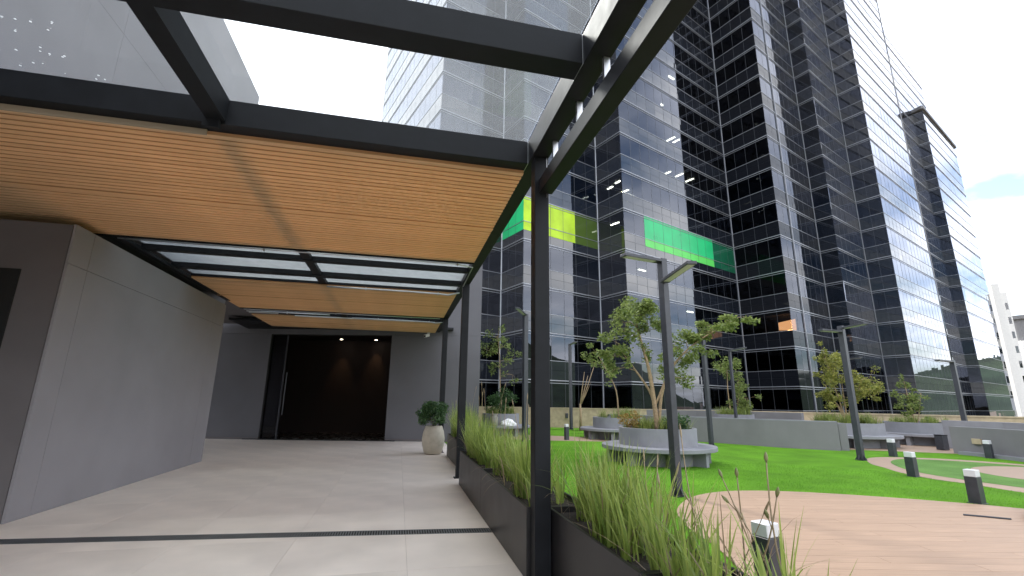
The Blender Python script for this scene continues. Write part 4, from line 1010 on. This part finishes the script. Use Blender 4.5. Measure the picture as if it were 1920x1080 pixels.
# a few individual low plants in the first drum
for lab, c, m, s in (('rust coloured feathery shrub at the left of the acacia drum', (6.25, 12.1), 'rust', .28), ('dark leafy shrub at the front of the acacia drum', (6.75, 11.05), 'leafC', .26), ('dark leafy shrub at the right of the acacia drum', (7.2, 11.2), 'leafC', .22)):
    t = thing('low_shrub', lab, 'shrub', (c[0], c[1], .74)); mb = MB(); 
    for i in range(9): leafcloud(mb, (c[0] + rl.gauss(0, s * .5), c[1] + rl.gauss(0, s * .5), .85 + rl.random() * s * 1.3), (s * .5,) * 3, 60, .07, rl)
    mb.build('foliage', M[m], t); MB().tube([(c[0], c[1], .74), (c[0], c[1], .95)], [.012, .006], 5).build('stem', M['bark2'], t)
mb = MB(); t = thing('agave_plant', 'small dry tufted plant at the foot of the tan wall', 'plant', (22.6, 14.9, 0))
for i in range(60): blade(mb, (22.6 + rg.gauss(0, .1), 14.9 + rg.gauss(0, .1), .0), rg.uniform(.4, .9), .03, rg.uniform(0, 6.28), abs(rg.gauss(0, .4)), .5, 4)
mb.build('foliage', M['rust'], t); MB().lathe([(0, .0), (.15, .0), (.1, .1), (0, .12)], 10, (22.6, 14.9)).build('crown_base', M['bark2'], t)

# ================================================================== SMALL THINGS
# white cloth bundle and jug on the bench with the slender tree
def lump(mb, c, r, rnd, n=18, k=10):
    vs = []; fs = []
    for i in range(k + 1):
        th = math.pi * .5 * i / k
        for j in range(n):
            a = 2 * math.pi * j / n; q = 1 + .13 * math.sin(3 * a + i) + .1 * math.sin(5 * a - 2 * i) + rnd.uniform(-.05, .05)
            vs.append((c[0] + r[0] * math.cos(th) * math.cos(a) * q, c[1] + r[1] * math.cos(th) * math.sin(a) * q, c[2] + r[2] * math.sin(th) * (1 + .12 * math.sin(2 * a))))
    for i in range(k):
        for j in range(n): fs.append((i * n + j, i * n + (j + 1) % n, (i + 1) * n + (j + 1) % n, (i + 1) * n + j))
    fs.append(tuple(range(n - 1, -1, -1))); mb.add(vs, fs)
mb = MB(); lump(mb, (4.72, 20.52, .449), (.36, .2, .28), rl); o = mb.build('cloth_bundle', M['cloth'], smooth=True); tag(o, 'crumpled white cloth bundle lying on the dark planter bench', 'cloth')
jg = thing('grey_jar', 'tall grey lidded jar beside the white cloth bundle', 'jar', (4.1, 20.62, .449))
MB().lathe([(0, .45), (.17, .45), (.18, .5), (.18, .8), (.13, .88), (.13, .9)], 20, (4.1, 20.62)).build('body', M['jug'], jg, smooth=True)
MB().lathe([(0, .902), (.15, .902), (.15, .95), (0, .96)], 20, (4.1, 20.62)).build('lid', M['jug'], jg)
# thin dark rod lying on the deck
t = MB().tube([(8.02, 5.56, .022), (8.2, 5.41, .022), (8.40, 5.23, .022)], .011, 8).build('metal_rod', M['steel2']); tag(t, 'thin dark rod lying on the wood deck near its right edge', 'rod')
# curved raised step at the right edge of the deck
st = thing('curved_step', 'low curved timber step at the right edge of the wood deck', 'step', (9.3, 4.4, 0))
MB().lathe([(1.75, .012), (1.75, .10), (1.72, .115), (0, .115)], 64, (9.72, 3.82)).build('tread', M['deck'], st)
